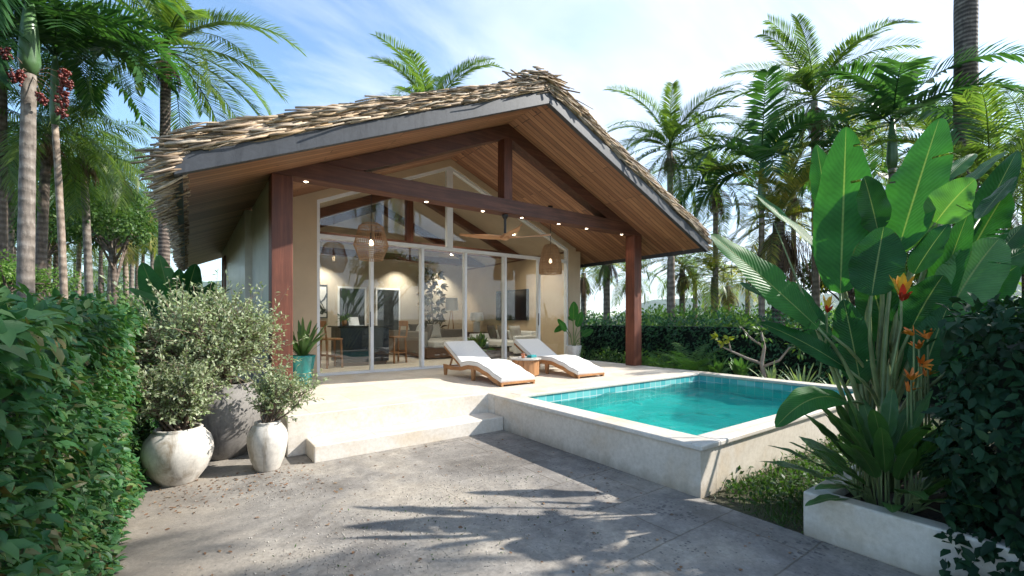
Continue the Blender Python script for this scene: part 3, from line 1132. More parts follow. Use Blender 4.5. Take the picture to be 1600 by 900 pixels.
def build_thatch(roof):
    rng = np.random.default_rng(11)
    bed = MB()

    def bedz(x):
        return ceil_z(x) + .12
    # solid bed of thatch under the loose reeds
    for xe in (EL - .06, ER + .06):
        ze = bedz(xe)
        bed.prism([(RX, RZ + .12), (xe, ze + .0), (xe, ze + .12), (xe + (.5 if xe < RX else -.5), bedz(xe + (.5 if xe < RX else -.5)) + .2), (RX, RZ + .34)], 'y', YF + .06, YB + .05)
    bed.build('thatch_bed', M_THATCH, roof)
    segs = []

    def reed(p, d, L, r, kink=0.03):
        segs.append((p, d / np.linalg.norm(d), L, r, kink))
    # front edge: reeds lie down the slope, several layers thick
    for side, xe in ((-1, EL), (1, ER)):
        span = abs(xe - RX)
        sl = np.array([side * 1.0, 0, -SL])
        sl /= np.linalg.norm(sl)
        N = 3700
        for k in range(N):
            s = rng.uniform(-.15, span + .03)
            lay = rng.uniform(0, 1) ** .9
            y = YF - .07 + abs(rng.normal(0, .16)) + lay * .06
            x = RX + side * s
            fade = 1.0
            if side < 0:
                fade = 1.0 - .35 * max(0, (s - span + .6) / .6)
            z = ceil_z(RX + side * max(s, 0)) + .145 + lay * .23 * fade
            d = sl + np.array([rng.normal(0, .03), rng.normal(0, .07), rng.normal(0, .042)])
            ln = rng.uniform(.22, .62)
            if s + ln > span + .16:
                s2 = max(s - ln, 0)
                x, z = RX + side * s2, ceil_z(RX + side * s2) + .145 + lay * .23 * fade
            reed(np.array([x, y, z]), d, ln, rng.uniform(.006, .0135))
        # top surface of the roof, thinning to the back
        for k in range(2600):
            s = rng.uniform(0, span - .55)
            y = YF + rng.uniform(0, 1) ** 1.5 * (YB - YF)
            x = RX + side * s
            z = ceil_z(x) + .30 + rng.uniform(-.06, .05)
            d = sl + np.array([0, rng.normal(0, .12), rng.normal(0, .08)])
            reed(np.array([x, y, z]), d, rng.uniform(.3, .8), rng.uniform(.009, .016))
    # ridge: untidy flat bundle
    for k in range(900):
        y = YF - .06 + rng.uniform(0, 1) ** 1.6 * (YB - YF)
        x = RX + rng.normal(0, .28)
        z = RZ + .38 - .32 * abs(x - RX) + rng.uniform(-.1, .06)
        d = np.array([1.0, rng.normal(0, .28), rng.normal(-.02, .12) + (.25 if x < RX - .1 else (-.35 if x > RX + .0 else 0))])
        reed(np.array([x - .2, y, z]), d, rng.uniform(.2, .5), rng.uniform(.007, .014))
    # left eave fringe: cut ends sticking out past the eave
    for k in range(2400):
        y = YF - .05 + rng.uniform(0, 1) ** 1.1 * (YB - YF)
        lay = rng.uniform(0, 1)
        long = rng.uniform(0, 1) ** 3.0
        z = ceil_z(EL) - .02 + lay * .34
        d = np.array([-1.0, rng.normal(-.04, .12), -.30 - .30 * (1 - lay) + rng.normal(0, .12)])
        x = EL + .02 + rng.uniform(0, .12)
        reed(np.array([x, y, z]), d, .13 + .24 * long * (1 if y < 8.5 else .3) + .08 * lay, rng.uniform(.007, .014))
    # right eave fringe
    for k in range(900):
        y = YF - .05 + rng.uniform(0, 1) * (YB - YF)
        lay = rng.uniform(0, 1)
        z = ceil_z(ER) + .10 + lay * .24
        d = np.array([1.0, rng.normal(0, .12), -.45 + rng.normal(0, .08)])
        reed(np.array([ER - .2, y, z]), d, rng.uniform(.25, .42), rng.uniform(.008, .015))
    P = np.array([s[0] for s in segs])
    D = unit(np.array([s[1] for s in segs]))
    L = np.array([s[2] for s in segs])
    r = np.array([s[3] for s in segs])
    n = len(P)
    up = np.tile(np.array([0, 0, 1.0]), (n, 1))
    S = unit(np.cross(D, up))
    U = np.cross(S, D)
    K = 6
    V = np.zeros((n, 3, K, 3))
    bend = rng.normal(0, .035, n) * L
    bs = rng.normal(0, .03, n) * L
    for i, tt in enumerate((0, .5, 1)):
        c = P + D * (L * tt)[:, None] + (U * bend[:, None] + S * bs[:, None]) * (1 if i == 1 else 0)
        rr = r * (1, 1, .85)[i]
        for k in range(K):
            a = 2 * PI * k / K
            V[:, i, k] = c + (S * math.cos(a) + U * math.sin(a)) * rr[:, None]
    q = []
    for i in range(2):
        for k in range(K):
            k2 = (k + 1) % K
            q.append((i * K + k, i * K + k2, (i + 1) * K + k2, (i + 1) * K + k))
    q = np.array(q)
    caps = np.array([tuple(range(K))[::-1], tuple(range(2 * K, 3 * K))])
    o = (np.arange(n) * 3 * K)[:, None, None]
    np_mesh('thatch', V.reshape(-1, 3), [(q[None] + o).reshape(-1, 4), (caps[None] + o).reshape(-1, K)], M_REED, roof)


# ------------------------------------------------------------------ furniture
def build_loungers():
    def make(label):
        t = thing('sun_lounger', label, 'sun lounger', (0, 0, 0), 'sun loungers on the terrace')
        W = .66

        def ztop(v):
            pts = [(0, .20), (.3, .185), (.62, .20), (.95, .255), (1.2, .255), (1.5, .19), (1.75, .105), (1.95, .055)]
            for (a, za), (b, zb) in zip(pts[:-1], pts[1:]):
                if v <= b:
                    q = (v - a) / (b - a)
                    q = q * q * (3 - 2 * q) * .6 + q * .4
                    return za + (zb - za) * q
            return pts[-1][1]
        vs = [i * 1.95 / 40 for i in range(41)]
        # local: x across, y = -v (foot end towards -y)
        for s in (0, 1):
            x = 0 if s == 0 else W - .035
            m = MB()
            top = [(-v, ztop(v)) for v in vs]
            bot = [(-v, max(ztop(v) - .07, .0 if v > 1.8 else .02)) for v in vs]
            for i in range(40):
                (ya, za), (yb, zb) = top[i], top[i + 1]
                (_, wa), (_, wb) = bot[i], bot[i + 1]
                m.hexa([(x, ya, wa), (x + .035, ya, wa), (x + .035, yb, wb), (x, yb, wb)], [(x, ya, za), (x + .035, ya, za), (x + .035, yb, zb), (x, yb, zb)])
            m.build('side_rail', M_TEAK, t)
            m = MB()
            m.hexa([(x - .002, -.09, .0), (x + .037, -.09, 0), (x + .037, -.03, 0), (x - .002, -.03, 0)], [(x - .002, -.12, .19), (x + .037, -.12, .19), (x + .037, .0, .198), (x - .002, .0, .198)])
            m.build('leg', M_TEAKZ, t)
            m = MB()
            a = 1.05
            m.hexa([(x - .006, -a - .055, .0), (x + .041, -a - .055, 0), (x + .041, -a, 0), (x - .006, -a, 0)], [(x - .006, -a - .075, .248), (x + .041, -a - .075, .248), (x + .041, -a + .02, .245), (x - .006, -a + .02, .245)])
            m.build('leg', M_TEAKZ, t)
            m = MB()
            m.hexa([(x, -1.94, .0), (x + .035, -1.94, 0), (x + .035, -1.88, 0), (x, -1.88, 0)], [(x, -1.90, .06), (x + .035, -1.90, .06), (x + .035, -1.82, .08), (x, -1.82, .08)])
            m.build('leg', M_TEAKZ, t)
        m = MB()
        for v in [.64 + .075 * i for i in range(17)]:
            z = ztop(v) - .018
            m.box(.036, W - .036, -v - .028, -v + .028, z - .018, z)
        m.box(-.004, W + .004, -1.955, -1.925, .03, .062)
        m.build('slats', M_TEAK, t)
        # raised back
        m = MB()
        A, B = Vector((0, -.62, .205)), Vector((0, .0, .53))
        for x in (.035, W - .07):
            m.bar((x, A.y, A.z), (x, B.y, B.z), .032, .036, (0, -.5, 1))
        for q in range(7):
            p = A.lerp(B, .06 + .15 * q)
            m.bar((.05, p.y, p.z), (W - .085, p.y, p.z), .06, .016, (0, -.57, .82))
        m.build('backrest_frame', M_TEAK, t)
        m = MB()
        for x in (.09, W - .125):
            p = A.lerp(B, .62)
            m.bar((x, p.y, p.z - .02), (x, -.10, .17), .022, .028, (1, 0, 0))
        m.bar((.09, -.10, .17), (W - .125, -.10, .17), .022, .022)
        m.build('back_prop', M_TEAKZ, t)
        # mattress: back part and wavy seat part
        th = .088
        P = []
        dirb = (B - A).normalized()
        nb = Vector((0, -dirb.z, dirb.y))
        if nb.z < 0:
            nb = -nb
        for q in range(9):
            p = B.lerp(A, q / 8) + nb * .025
            P.append((p, nb))
        for v in [.66 + i * (1.93 - .66) / 26 for i in range(27)]:
            dz = (ztop(v + .02) - ztop(v - .02)) / .04
            nn = Vector((0, dz, 1)).normalized()
            P.append((Vector((0, -v, ztop(v) - .01)), nn))
        m = MB()
        V, F = [], []
        cs = [(.02, .0), (.0, .018), (.0, th - .022), (.022, th), (W - .022, th), (W, th - .022), (W, .018), (W - .02, .0)]
        for p, nn in P:
            for cx, cz in cs:
                V.append((cx, p.y + nn.y * cz, p.z + nn.z * cz))
        k = len(cs)
        for i in range(len(P) - 1):
            for j in range(k):
                j2 = (j + 1) % k
                F.append((i * k + j, i * k + j2, (i + 1) * k + j2, (i + 1) * k + j))
        F.append(tuple(range(k))[::-1])
        F.append(tuple((len(P) - 1) * k + j for j in range(k)))
        m.add(V, F)
        mo = m.build('mattress', M_FABW, t, smooth=True)
        pm = MB()
        for cx in (.006, W - .006):
            pm.tube([(cx, p.y + nn.y * (th - .01), p.z + nn.z * (th - .01)) for p, nn in P], .0055, 6)
        pm.build('piping', M_FABL, mo, smooth=True)
        md = mo.modifiers.new('bevel', 'BEVEL')
        md.width = .012
        md.segments = 2
        md.limit_method = 'ANGLE'
        return t
    a = make('teak sun lounger with white mattress standing between the side table and the sliding glass doors')
    a['label'] = 'teak lounger with white mattress left of the round wooden table'
    a.location = (3.95, 7.66, .452)
    dup(a, (5.60, 7.66, .452), 0, 'teak lounger with white mattress right of the round wooden table')
    # drum side table
    t = thing('side_table', 'round drum table of wooden staves with grey top between two loungers', 'side table', (5.12, 6.62, .452))
    m = MB()
    for k in range(16):
        a0, a1 = 2 * PI * k / 16 + .012, 2 * PI * (k + 1) / 16 - .012
        q = []
        for z in (.02, .30):
            q.append([(.20 * math.cos(a0), .20 * math.sin(a0), z), (.255 * math.cos(a0), .255 * math.sin(a0), z), (.255 * math.cos(a1), .255 * math.sin(a1), z), (.20 * math.cos(a1), .20 * math.sin(a1), z)])
        m.hexa(q[0], q[1])
    m.build('drum', M_TEAKZ, t)
    m = MB()
    m.lathe([(.001, 0), (.19, 0), (.19, .3)], 24)
    m.build('drum_lining', M_DWOOD, t)
    m = MB()
    m.lathe([(.001, .302), (.29, .302), (.295, .310), (.295, .322), (.288, .33), (.001, .33)], 40)
    m.build('table_top', M_STONET, t)
    # drink and folded cloth on it
    g = thing('drink', 'short glass of orange drink on the drum table', 'drink', (5.02, 6.56, .782))
    m = MB()
    m.lathe([(.001, .001), (.034, .001), (.04, .11), (.037, .11), (.032, .006)], 20)
    m.build('glass', M_DRINKG, g, smooth=True)
    m = MB()
    m.lathe([(.001, .008), (.0305, .008), (.0355, .09), (.001, .09)], 20)
    m.build('juice', M_JUICE, g)
    m = MB()
    for k, (dx, dz, r) in enumerate(((0, .0, .0), (.012, .024, .03))):
        m.box(-.11 + dx, .11 - dx, -.05, .05, dz, dz + .022)
    c = m.build('folded_cloth', M_TEALC, bevel=.006)
    c.location = (5.27, 6.62, .782)
    c.rotation_euler = (0, 0, .4)
    tag(c, 'small folded teal cloth lying on the drum table', 'cloth')
    m = MB()
    m.box(-.09, .09, -.06, .06, 0, .012)
    c = m.build('magazine', M_PAPER)
    c.location = (5.14, 6.70, .783)
    c.rotation_euler = (0, 0, -.5)
    tag(c, 'pale magazine lying on the drum table beside the drink', 'magazine')


def build_pendants_and_fan():
    # faceted open-weave lamp
    def cord(t, z0, z1):
        m = MB()
        m.tube([(0, 0, z0), (0, 0, z1)], .006, 6)
        m.build('cord', M_DARK, t)
        m = MB()
        m.lathe([(.001, z1 - .045), (.055, z1 - .04), (.06, z1), (.001, z1)], 20)
        m.build('ceiling_rose', M_DARK, t)
        m = MB()
        m.tube([(0, 0, z0 - .10), (0, 0, z0)], .02, 8)
        m.build('lamp_holder', M_DARK, t)

    def bulb(t, z):
        m = MB()
        m.lathe([(.001, -.055), (.03, -.045), (.038, -.015), (.03, .015), (.014, .05), (.001, .05)], 16, (0, 0, z))
        m.build('bulb', M_BULB, t, smooth=True)
    t = thing('pendant_lamp', 'faceted open weave rattan pendant lamp hanging near the left timber post', 'pendant lamp', (2.55, 7.6, 2.52))
    m = MB()
    prof = [(.13, .61), (.20, .56), (.285, .24), (.19, .0)]

    def rad(z):
        for (ra, za), (rb, zb) in zip(prof[:-1], prof[1:]):
            if zb <= z <= za:
                return rb + (ra - rb) * (z - zb) / (za - zb)
        return prof[-1][0]
    nz = 46
    for k in range(44):
        a = 2 * PI * k / 44
        m.tube([(r * math.cos(a + (i % 2) * .0), r * math.sin(a), z) for i, (r, z) in enumerate(prof)], .0046, 4, False)
    m.build('shade', M_RATTAN, t)
    m = MB()
    for z in [0, .03, .06, .09, .12, .16, .20, .24, .29, .36, .43, .50, .56, .61]:
        r = rad(z) + .002
        m.tube([(r * math.cos(2 * PI * q / 36), r * math.sin(2 * PI * q / 36), z) for q in range(37)], .006 if z in (0, .24, .56, .61) else .0028, 4, False)
    m.build('hoops', M_RATTAN, t)
    cord(t, .45, ceil_z(2.55) - 2.52 - .002)
    bulb(t, .29)
    t = thing('pendant_lamp', 'bell shaped tightly woven rattan pendant lamp hanging near the ceiling fan', 'pendant lamp', (6.8, 7.85, 2.55))
    m = MB()
    prof2 = [(.13, .66), (.17, .60), (.205, .48), (.25, .26), (.262, .12), (.255, .0)]

    def rad2(z):
        for (ra, za), (rb, zb) in zip(prof2[:-1], prof2[1:]):
            if zb <= z <= za:
                return rb + (ra - rb) * (z - zb) / (za - zb)
        return prof2[-1][0]
    for z in np.linspace(0, .66, 42):
        r = rad2(z)
        m.tube([((r + .004 * (-1) ** q) * math.cos(2 * PI * q / 48), (r + .004 * (-1) ** q) * math.sin(2 * PI * q / 48), z) for q in range(49)], .0062, 4, False)
    m.build('shade', M_RATTAN, t)
    m = MB()
    for k in range(24):
        a = 2 * PI * k / 24
        m.tube([(r * math.cos(a), r * math.sin(a), z) for r, z in prof2], .004, 4, False)
    m.build('ribs', M_RATTAN, t)
    cord(t, .55, ceil_z(6.8) - 2.55 - .002)
    bulb(t, .30)
    # ceiling fan under the tie beam
    t = thing('ceiling_fan', 'three bladed wooden ceiling fan hanging from the front tie beam', 'ceiling fan', (4.68, 6.655, 2.98))
    m = MB()
    m.tube([(0, 0, .06), (0, 0, .36)], .022, 12)
    m.build('down_rod', M_DARK, t)
    m = MB()
    m.lathe([(.001, .42), (.06, .42), (.06, .39), (.03, .34), (.001, .34)], 20)
    m.build('canopy', M_DARK, t)
    m = MB()
    m.lathe([(.001, -.045), (.05, -.04), (.09, -.01), (.085, .03), (.05, .06), (.025, .08), (.001, .08)], 24)
    m.build('motor', M_FANW, t, smooth=True)
    # blade directions seen from the camera: left, right, towards
    for ang in (R(137), R(-29), R(254)):
        m = MB()
        V, F = [], []
        n = 14
        for i in range(n + 1):
            q = i / n
            r = .05 + .80 * q
            w = .055 + .05 * math.sin(PI * min(1, q * 1.25 + .05)) * (1 if q < .8 else 1) - .055 * max(0, q - .6) / .4
            z = .01 + .07 * q ** 1.5
            for sy, tw in ((-1, -1), (1, 1)):
                V.append((r, sy * w, z + tw * .022 * (1 - .4 * q) + .007))
            for sy, tw in ((1, 1), (-1, -1)):
                V.append((r, sy * w, z + tw * .022 * (1 - .4 * q) - .007))
        for i in range(n):
            for j in range(4):
                j2 = (j + 1) % 4
                F.append((i * 4 + j, i * 4 + j2, i * 4 + 4 + j2, i * 4 + 4 + j))
        F.append((0, 1, 2, 3))
        F.append((n * 4 + 3, n * 4 + 2, n * 4 + 1, n * 4))
        m.add(V, F)
        b = m.build('blade', M_FANW, t)
        b.rotation_euler = (0, 0, ang)


def build_interior():
    Z = .452
    # kitchen island
    t = thing('kitchen_island', 'navy kitchen island behind the first sliding glass panes', 'kitchen island', (3.3, 10.6, Z))
    m = MB()
    m.box(-.55, .55, -.38, .42, .08, .86)
    m.build('cabinet', M_NAVY, t, bevel=.005)
    m = MB()
    m.box(-.50, .50, -.34, .38, 0, .08)
    m.build('plinth', M_DWOOD, t)
    m = MB()
    m.box(-.62, .62, -.44, .48, .862, .90)
    m.build('worktop', M_BLACK, t, bevel=.006)

    def stool(label, loc, rz):
        t = thing('bar_stool', label, 'bar stool', loc, 'stools at the kitchen island', rz)
        m = MB()
        m.box(-.19, .19, -.18, .18, .60, .64)
        m.build('seat', M_STOOL, t, bevel=.012)
        for sx in (-1, 1):
            for sy in (-1, 1):
                m = MB()
                top = .60 if sy < 0 else .62
                m.bar((sx * .18, sy * .17, 0), (sx * .155, sy * .15, top), .035, .035, (0, 1, 0))
                if sy > 0:
                    m.bar((sx * .165, .175, .62), (sx * .16, .215, .98), .035, .03, (0, 1, 0))
                m.build('leg', M_STOOL, t)
        m = MB()
        m.bar((-.19, .20, .95), (.19, .20, .95), .03, .13)
        m.build('backrest', M_STOOL, t, bevel=.01)
        m = MB()
        m.bar((-.17, -.165, .22), (.17, -.165, .22), .02, .025)
        m.bar((-.17, .165, .28), (.17, .165, .28), .02, .025)
        m.bar((-.17, -.165, .25), (-.17, .165, .25), .02, .025)
        m.bar((.17, -.165, .25), (.17, .165, .25), .02, .025)
        m.build('footrest', M_STOOL, t)
        return t
    s = stool('wooden bar stool farther left of the navy island', (2.36, 10.75, Z), R(115))
    dup(s, (2.55, 10.22, Z), R(100), 'wooden bar stool nearer the glass at the island left end')
    dup(s, (4.12, 10.45, Z), R(-80), 'wooden bar stool at the right end of the navy island')
    # things on the worktop
    w = Z + .902
    v = thing('vase', 'leafy sprig in a copper vase on the island worktop', 'vase', (2.98, 10.75, w))
    m = MB()
    m.lathe([(.001, 0), (.05, 0), (.065, .06), (.045, .13), (.04, .13), (.05, .06), (.001, .01)], 20)
    m.build('jar', M_TEAKZ, v, smooth=True)
    rng = np.random.default_rng(5)
    n = 70
    D = unit(rng.normal(0, 1, (n, 3)) + np.array([0, 0, .8]))
    O = np.array([0, 0, .13]) + D * rng.uniform(.02, .16, n)[:, None]
    leaf_mesh('leaves', O, D + rng.normal(0, .4, (n, 3)), D + np.array([0, 0, 1]), np.full(n, .08), np.full(n, .035), M_BUSH, v)
    m = MB()
    m.box(-.14, .14, -.10, .10, 0, .012)
    m.hexa([(-.14, .09, .012), (.14, .09, .012), (.14, .10, .012), (-.14, .10, .012)], [(-.14, .15, .20), (.14, .15, .20), (.14, .16, .20), (-.14, .16, .20)])
    o = m.build('laptop', M_ALU)
    o.location = (3.22, 10.62, w)
    o.rotation_euler = (0, 0, .3)
    tag(o, 'open silver laptop on the navy island', 'laptop')
    m = MB()
    m.lathe([(.001, .004), (.05, .0), (.11, .05), (.105, .05), (.05, .01), (.001, .012)], 24)
    o = m.build('bowl', M_WHITE, smooth=True)
    o.location = (3.55, 10.65, w)
    tag(o, 'white bowl on the navy island beside the laptop', 'bowl')
    # sofas
    def cushion(loc, rz, mat, label, tilt=.35, w=.46):
        m = MB()
        V, F = [], []
        n = 10
        for s in (1, -1):
            for j in range(n + 1):
                for i in range(n + 1):
                    u, v_ = i / n * 2 - 1, j / n * 2 - 1
                    th = .075 * (max(0, (1 - u ** 4) * (1 - v_ ** 4))) ** .6
                    k = 1 - .07 * (1 - abs(u) ** 2) * abs(v_) ** 3 - .07 * (1 - abs(v_) ** 2) * abs(u) ** 3
                    V.append((u * w / 2 * k, s * th, (v_ * k + 1) * w / 2))
        q = (n + 1) * (n + 1)
        for s in range(2):
            for j in range(n):
                for i in range(n):
                    a = s * q + j * (n + 1) + i
                    F.append((a, a + 1, a + n + 2, a + n + 1))
        m.add(V, F)
        o = m.build('cushion', mat, smooth=True)
        o.location = loc
        o.rotation_euler = (tilt, 0, rz)
        tag(o, label, 'cushion')
        return o
    t = thing('sofa', 'long taupe corner sofa with chaise in front of the tall indoor plant', 'sofa', (5.0, 11.0, Z))
    m = MB()
    m.box(0, .22, 0, 2.4, .12, .72)
    m.box(.22, 2.6, 2.18, 2.4, .12, .72)
    m.build('back', M_FABG, t, bevel=.04, seg=3)
    m = MB()
    m.box(.222, 1.05, -.35, 2.178, .30, .46)
    m.box(1.052, 2.6, 1.35, 2.178, .30, .46)
    m.build('seat', M_FABL, t, bevel=.04, seg=3)
    m = MB()
    m.box(.02, 1.03, -.33, 2.36, .03, .299)
    m.box(1.03, 2.58, 1.37, 2.36, .03, .299)
    m.build('base', M_DWOOD, t, bevel=.01)
    sx, sy = 5.0, 11.0
    cushion((sx + .42, sy + .55, Z + .47), R(80), M_FABD, 'dark brown cushion at the near end of the taupe sofa', .3)
    cushion((sx + .42, sy + 1.15, Z + .47), R(85), M_FABW, 'white cushion leaning on the taupe sofa back', .3)
    cushion((sx + .75, sy + 1.9, Z + .47), R(10), M_FABD, 'dark brown cushion in the corner of the taupe sofa', -.3)
    cushion((sx + 1.4, sy + 1.95, Z + .47), R(5), M_FABL, 'pale beige cushion on the far side of the taupe sofa', -.3)
    t = thing('sofa', 'low white sofa along the right wall under the television', 'sofa', (7.5, 10.3, Z))
    m = MB()
    m.box(.0, .92, 0, 2.3, .12, .42)
    m.build('seat', M_FABW, t, bevel=.05, seg=3)
    m = MB()
    m.box(.68, .93, 0.01, 2.29, .422, .70)
    m.build('back', M_FABW, t, bevel=.05, seg=3)
    for y in (-.14, 2.302):
        m = MB()
        m.box(0, .93, y, y + .138, .08, .58)
        m.build('arm', M_FABW, t, bevel=.04, seg=3)
    m = MB()
    m.box(.06, .88, .05, 2.25, .02, .118)
    m.build('base', M_DWOOD, t)
    cushion((8.0, 10.75, Z + .43), R(-80), M_FABL, 'pale cushion at the near end of the white sofa', .3)
    cushion((8.0, 11.4, Z + .43), R(-90), M_FABG, 'taupe cushion in the middle of the white sofa', .3)
    cushion((8.0, 12.0, Z + .43), R(-95), M_FABD, 'dark cushion at the far end of the white sofa', .3)
    t = thing('coffee_table', 'low dark coffee table between the two sofas', 'coffee table', (6.55, 10.05, Z))
    m = MB()
    m.box(-.42, .42, -.35, .35, .03, .30)
    m.build('body', M_DWOOD, t, bevel=.01)
    m = MB()
    m.box(-.46, .46, -.39, .39, .302, .335)
    m.build('table_top', M_BLACK, t, bevel=.006)
    m = MB()
    m.lathe([(.001, 0), (.05, 0), (.075, .06), (.06, .11), (.052, .11), (.06, .06), (.001, .02)], 20)
    o = m.build('teapot', M_WHITE, smooth=True)
    o.location = (6.42, 9.98, Z + .337)
    tag(o, 'small white jar on the dark coffee table', 'jar')
    # plant in a pot near the coffee table
    t = thing('potted_plant', 'small green leafy plant standing by the coffee table', 'plant', (6.05, 9.75, Z))
    m = MB()
    m.lathe([(.001, 0), (.11, 0), (.15, .30), (.135, .30), (.12, .22), (.001, .22)], 24)
    m.build('pot', M_DWOOD, t)
    rng = np.random.default_rng(6)
    n = 60
    D = unit(rng.normal(0, .6, (n, 3)) + np.array([0, 0, 1]))
    leaf_mesh('leaves', np.array([0, 0, .25]) + D * rng.uniform(.05, .3, n)[:, None], D, rng.normal(0, 1, (n, 3)) + np.array([0, 0, .5]), rng.uniform(.16, .28, n), rng.uniform(.05, .09, n), M_BUSH, t)
    # tall plant at the back wall
    t = thing('tall_indoor_plant', 'tall brown leaved climbing plant standing against the rear wall', 'plant', (6.95, 14.3, Z))
    m = MB()
    m.lathe([(.001, 0), (.17, 0), (.21, .36), (.19, .36), (.17, .30), (.001, .30)], 24)
    m.build('pot', M_DWOOD, t)
    m = MB()
    m.tube([(0, 0, .2), (.03, 0, 1.0), (-.04, .02, 1.8), (.05, 0, 2.6)], [.035, .03, .025, .015], 8)
    m.build('stem', M_TWIG, t)
    Os, Ds, Ns = [], [], []
    for k in range(34):
        z = .4 + 2.3 * k / 33
        a = k * 2.4
        c = np.array([.28 * math.cos(a), .16 * math.sin(a), z]) * 1.0
        for q in range(7):
            d = unit(np.array([math.cos(a + rng.normal(0, .9)), math.sin(a + rng.normal(0, .9)) - .3, rng.normal(-.1, .7)]))
            Os.append(c + d * .03)
            Ds.append(d)
            Ns.append(np.array([0, -.8, .6]) + rng.normal(0, .4, 3))
    n = len(Os)
    leaf_mesh('leaves', np.array(Os), np.array(Ds), np.array(Ns), rng.uniform(.20, .32, n), rng.uniform(.09, .15, n), M_INDOORL, t)
    # floor lamp
    t = thing('floor_lamp', 'tripod floor lamp with white shade against the rear wall', 'floor lamp', (7.55, 14.0, Z))
    for k in range(3):
        a = 2 * PI * k / 3 + .5
        m = MB()
        m.tube([(.24 * math.cos(a), .24 * math.sin(a), 0), (.02 * math.cos(a), .02 * math.sin(a), 1.38)], .014, 8)
        m.build('leg', M_TEAKZ, t)
    m = MB()
    m.lathe([(.24, 1.36), (.20, 1.80), (.196, 1.80), (.236, 1.36)], 32)
    m.build('lamp_shade', M_SHADE, t, smooth=False)
    # console with table lamp
    t = thing('console', 'low dark wooden console along the right wall', 'console', (8.2, 13.5, Z))
    m = MB()
    m.box(-.22, .22, -.55, .55, .1, .60)
    m.build('body', M_DWOOD, t, bevel=.008)
    for sx_ in (-.18, .18):
        for sy_ in (-.5, .5):
            m = MB()
            m.box(sx_ - .02, sx_ + .02, sy_ - .02, sy_ + .02, 0, .099)
            m.build('leg', M_DARK, t)
    t = thing('table_lamp', 'white drum shade table lamp on the dark console', 'table lamp', (8.15, 13.3, Z + .602))
    m = MB()
    m.lathe([(.001, 0), (.11, 0), (.12, .03), (.12, .36), (.02, .40), (.001, .40)], 24)
    m.build('lamp_base', M_WHITE, t)
    m = MB()
    m.lathe([(.24, .40), (.22, .68), (.216, .68), (.236, .40)], 32)
    m.build('lamp_shade', M_SHADE, t)
    # television
    t = thing('television', 'large black television on the right wall above the white sofa', 'television', (8.44, 11.6, 1.95))
    m = MB()
    m.box(-.06, .015, -.85, .85, -.48, .48)
    m.build('case', M_DARK, t, bevel=.006)
    m = MB()
    m.box(-.064, -.061, -.83, .83, -.46, .46)
    m.build('screen', M_BLACK, t)
    # wooden panel behind the television
    # painting
    t = thing('painting', 'black framed abstract ink painting on the rear wall', 'painting', (3.25, 14.80, 2.06))
    m = MB()
    for a in ((-.33, -.30, -.52, .52), (.30, .33, -.52, .52), (-.30, .30, .49, .52), (-.30, .30, -.52, -.49)):
        m.box(a[0], a[1], -.02, .03, a[2], a[3])
    m.build('frame', M_DARK, t)
    m = MB()
    m.box(-.30, .30, .0, .025, -.49, .49)
    m.build('canvas', M_PAPER, t)
    rng = np.random.default_rng(9)
    m = MB()
    for k in range(9):
        a = rng.uniform(-.22, .22, 2)
        pts = [(a[0] + .12 * math.sin(q * .9 + k), -.004, -.40 + .1 * q + .05 * math.sin(k + q * 2)) for q in range(int(rng.integers(3, 8)))]
        m.tube(pts, rng.uniform(.006, .03, len(pts)), 5)
    V = [(x, min(max(y, -.008), -.001), z) for x, y, z in m.V]
    m.V = V
    m.build('brush_marks', M_INK, t)


# ------------------------------------------------------------------ pots and shrubs
def pot_profile(r, h, neck, foot, belly):
    return [(.001, 0), (foot * r, 0), (foot * r * 1.05, .01), (r * (foot + (1 - foot) * .62), h * belly * .4), (r * .95, h * belly * .75), (r, h * belly), (r * .985, h * (belly + .10)),
            (r * (neck + .75 * (1 - neck)), h * (belly + (1 - belly) * .55)), (r * (neck + .22 * (1 - neck)), h * .93), (r * neck, h * .955), (r * (neck + .035), h * .985), (r * neck, h), (r * neck - .02, h), (r * neck - .03, h * .95), (r * neck - .03, h * .92), (.001, h * .915)]


def smooth_prof(p, it=1):
    return p


def pot_mesh(parent, mat, r, h, neck, foot, belly):
    m = MB()
    pr = pot_profile(r, h, neck, foot, belly)
    m.lathe(pr[:-2], 48)
    m.build('pot', mat, parent, smooth=True)
    s = MB()
    s.lathe([(.001, h * .93), (r * neck - .028, h * .925)], 32)
    s.build('soil', M_EARTH, parent)


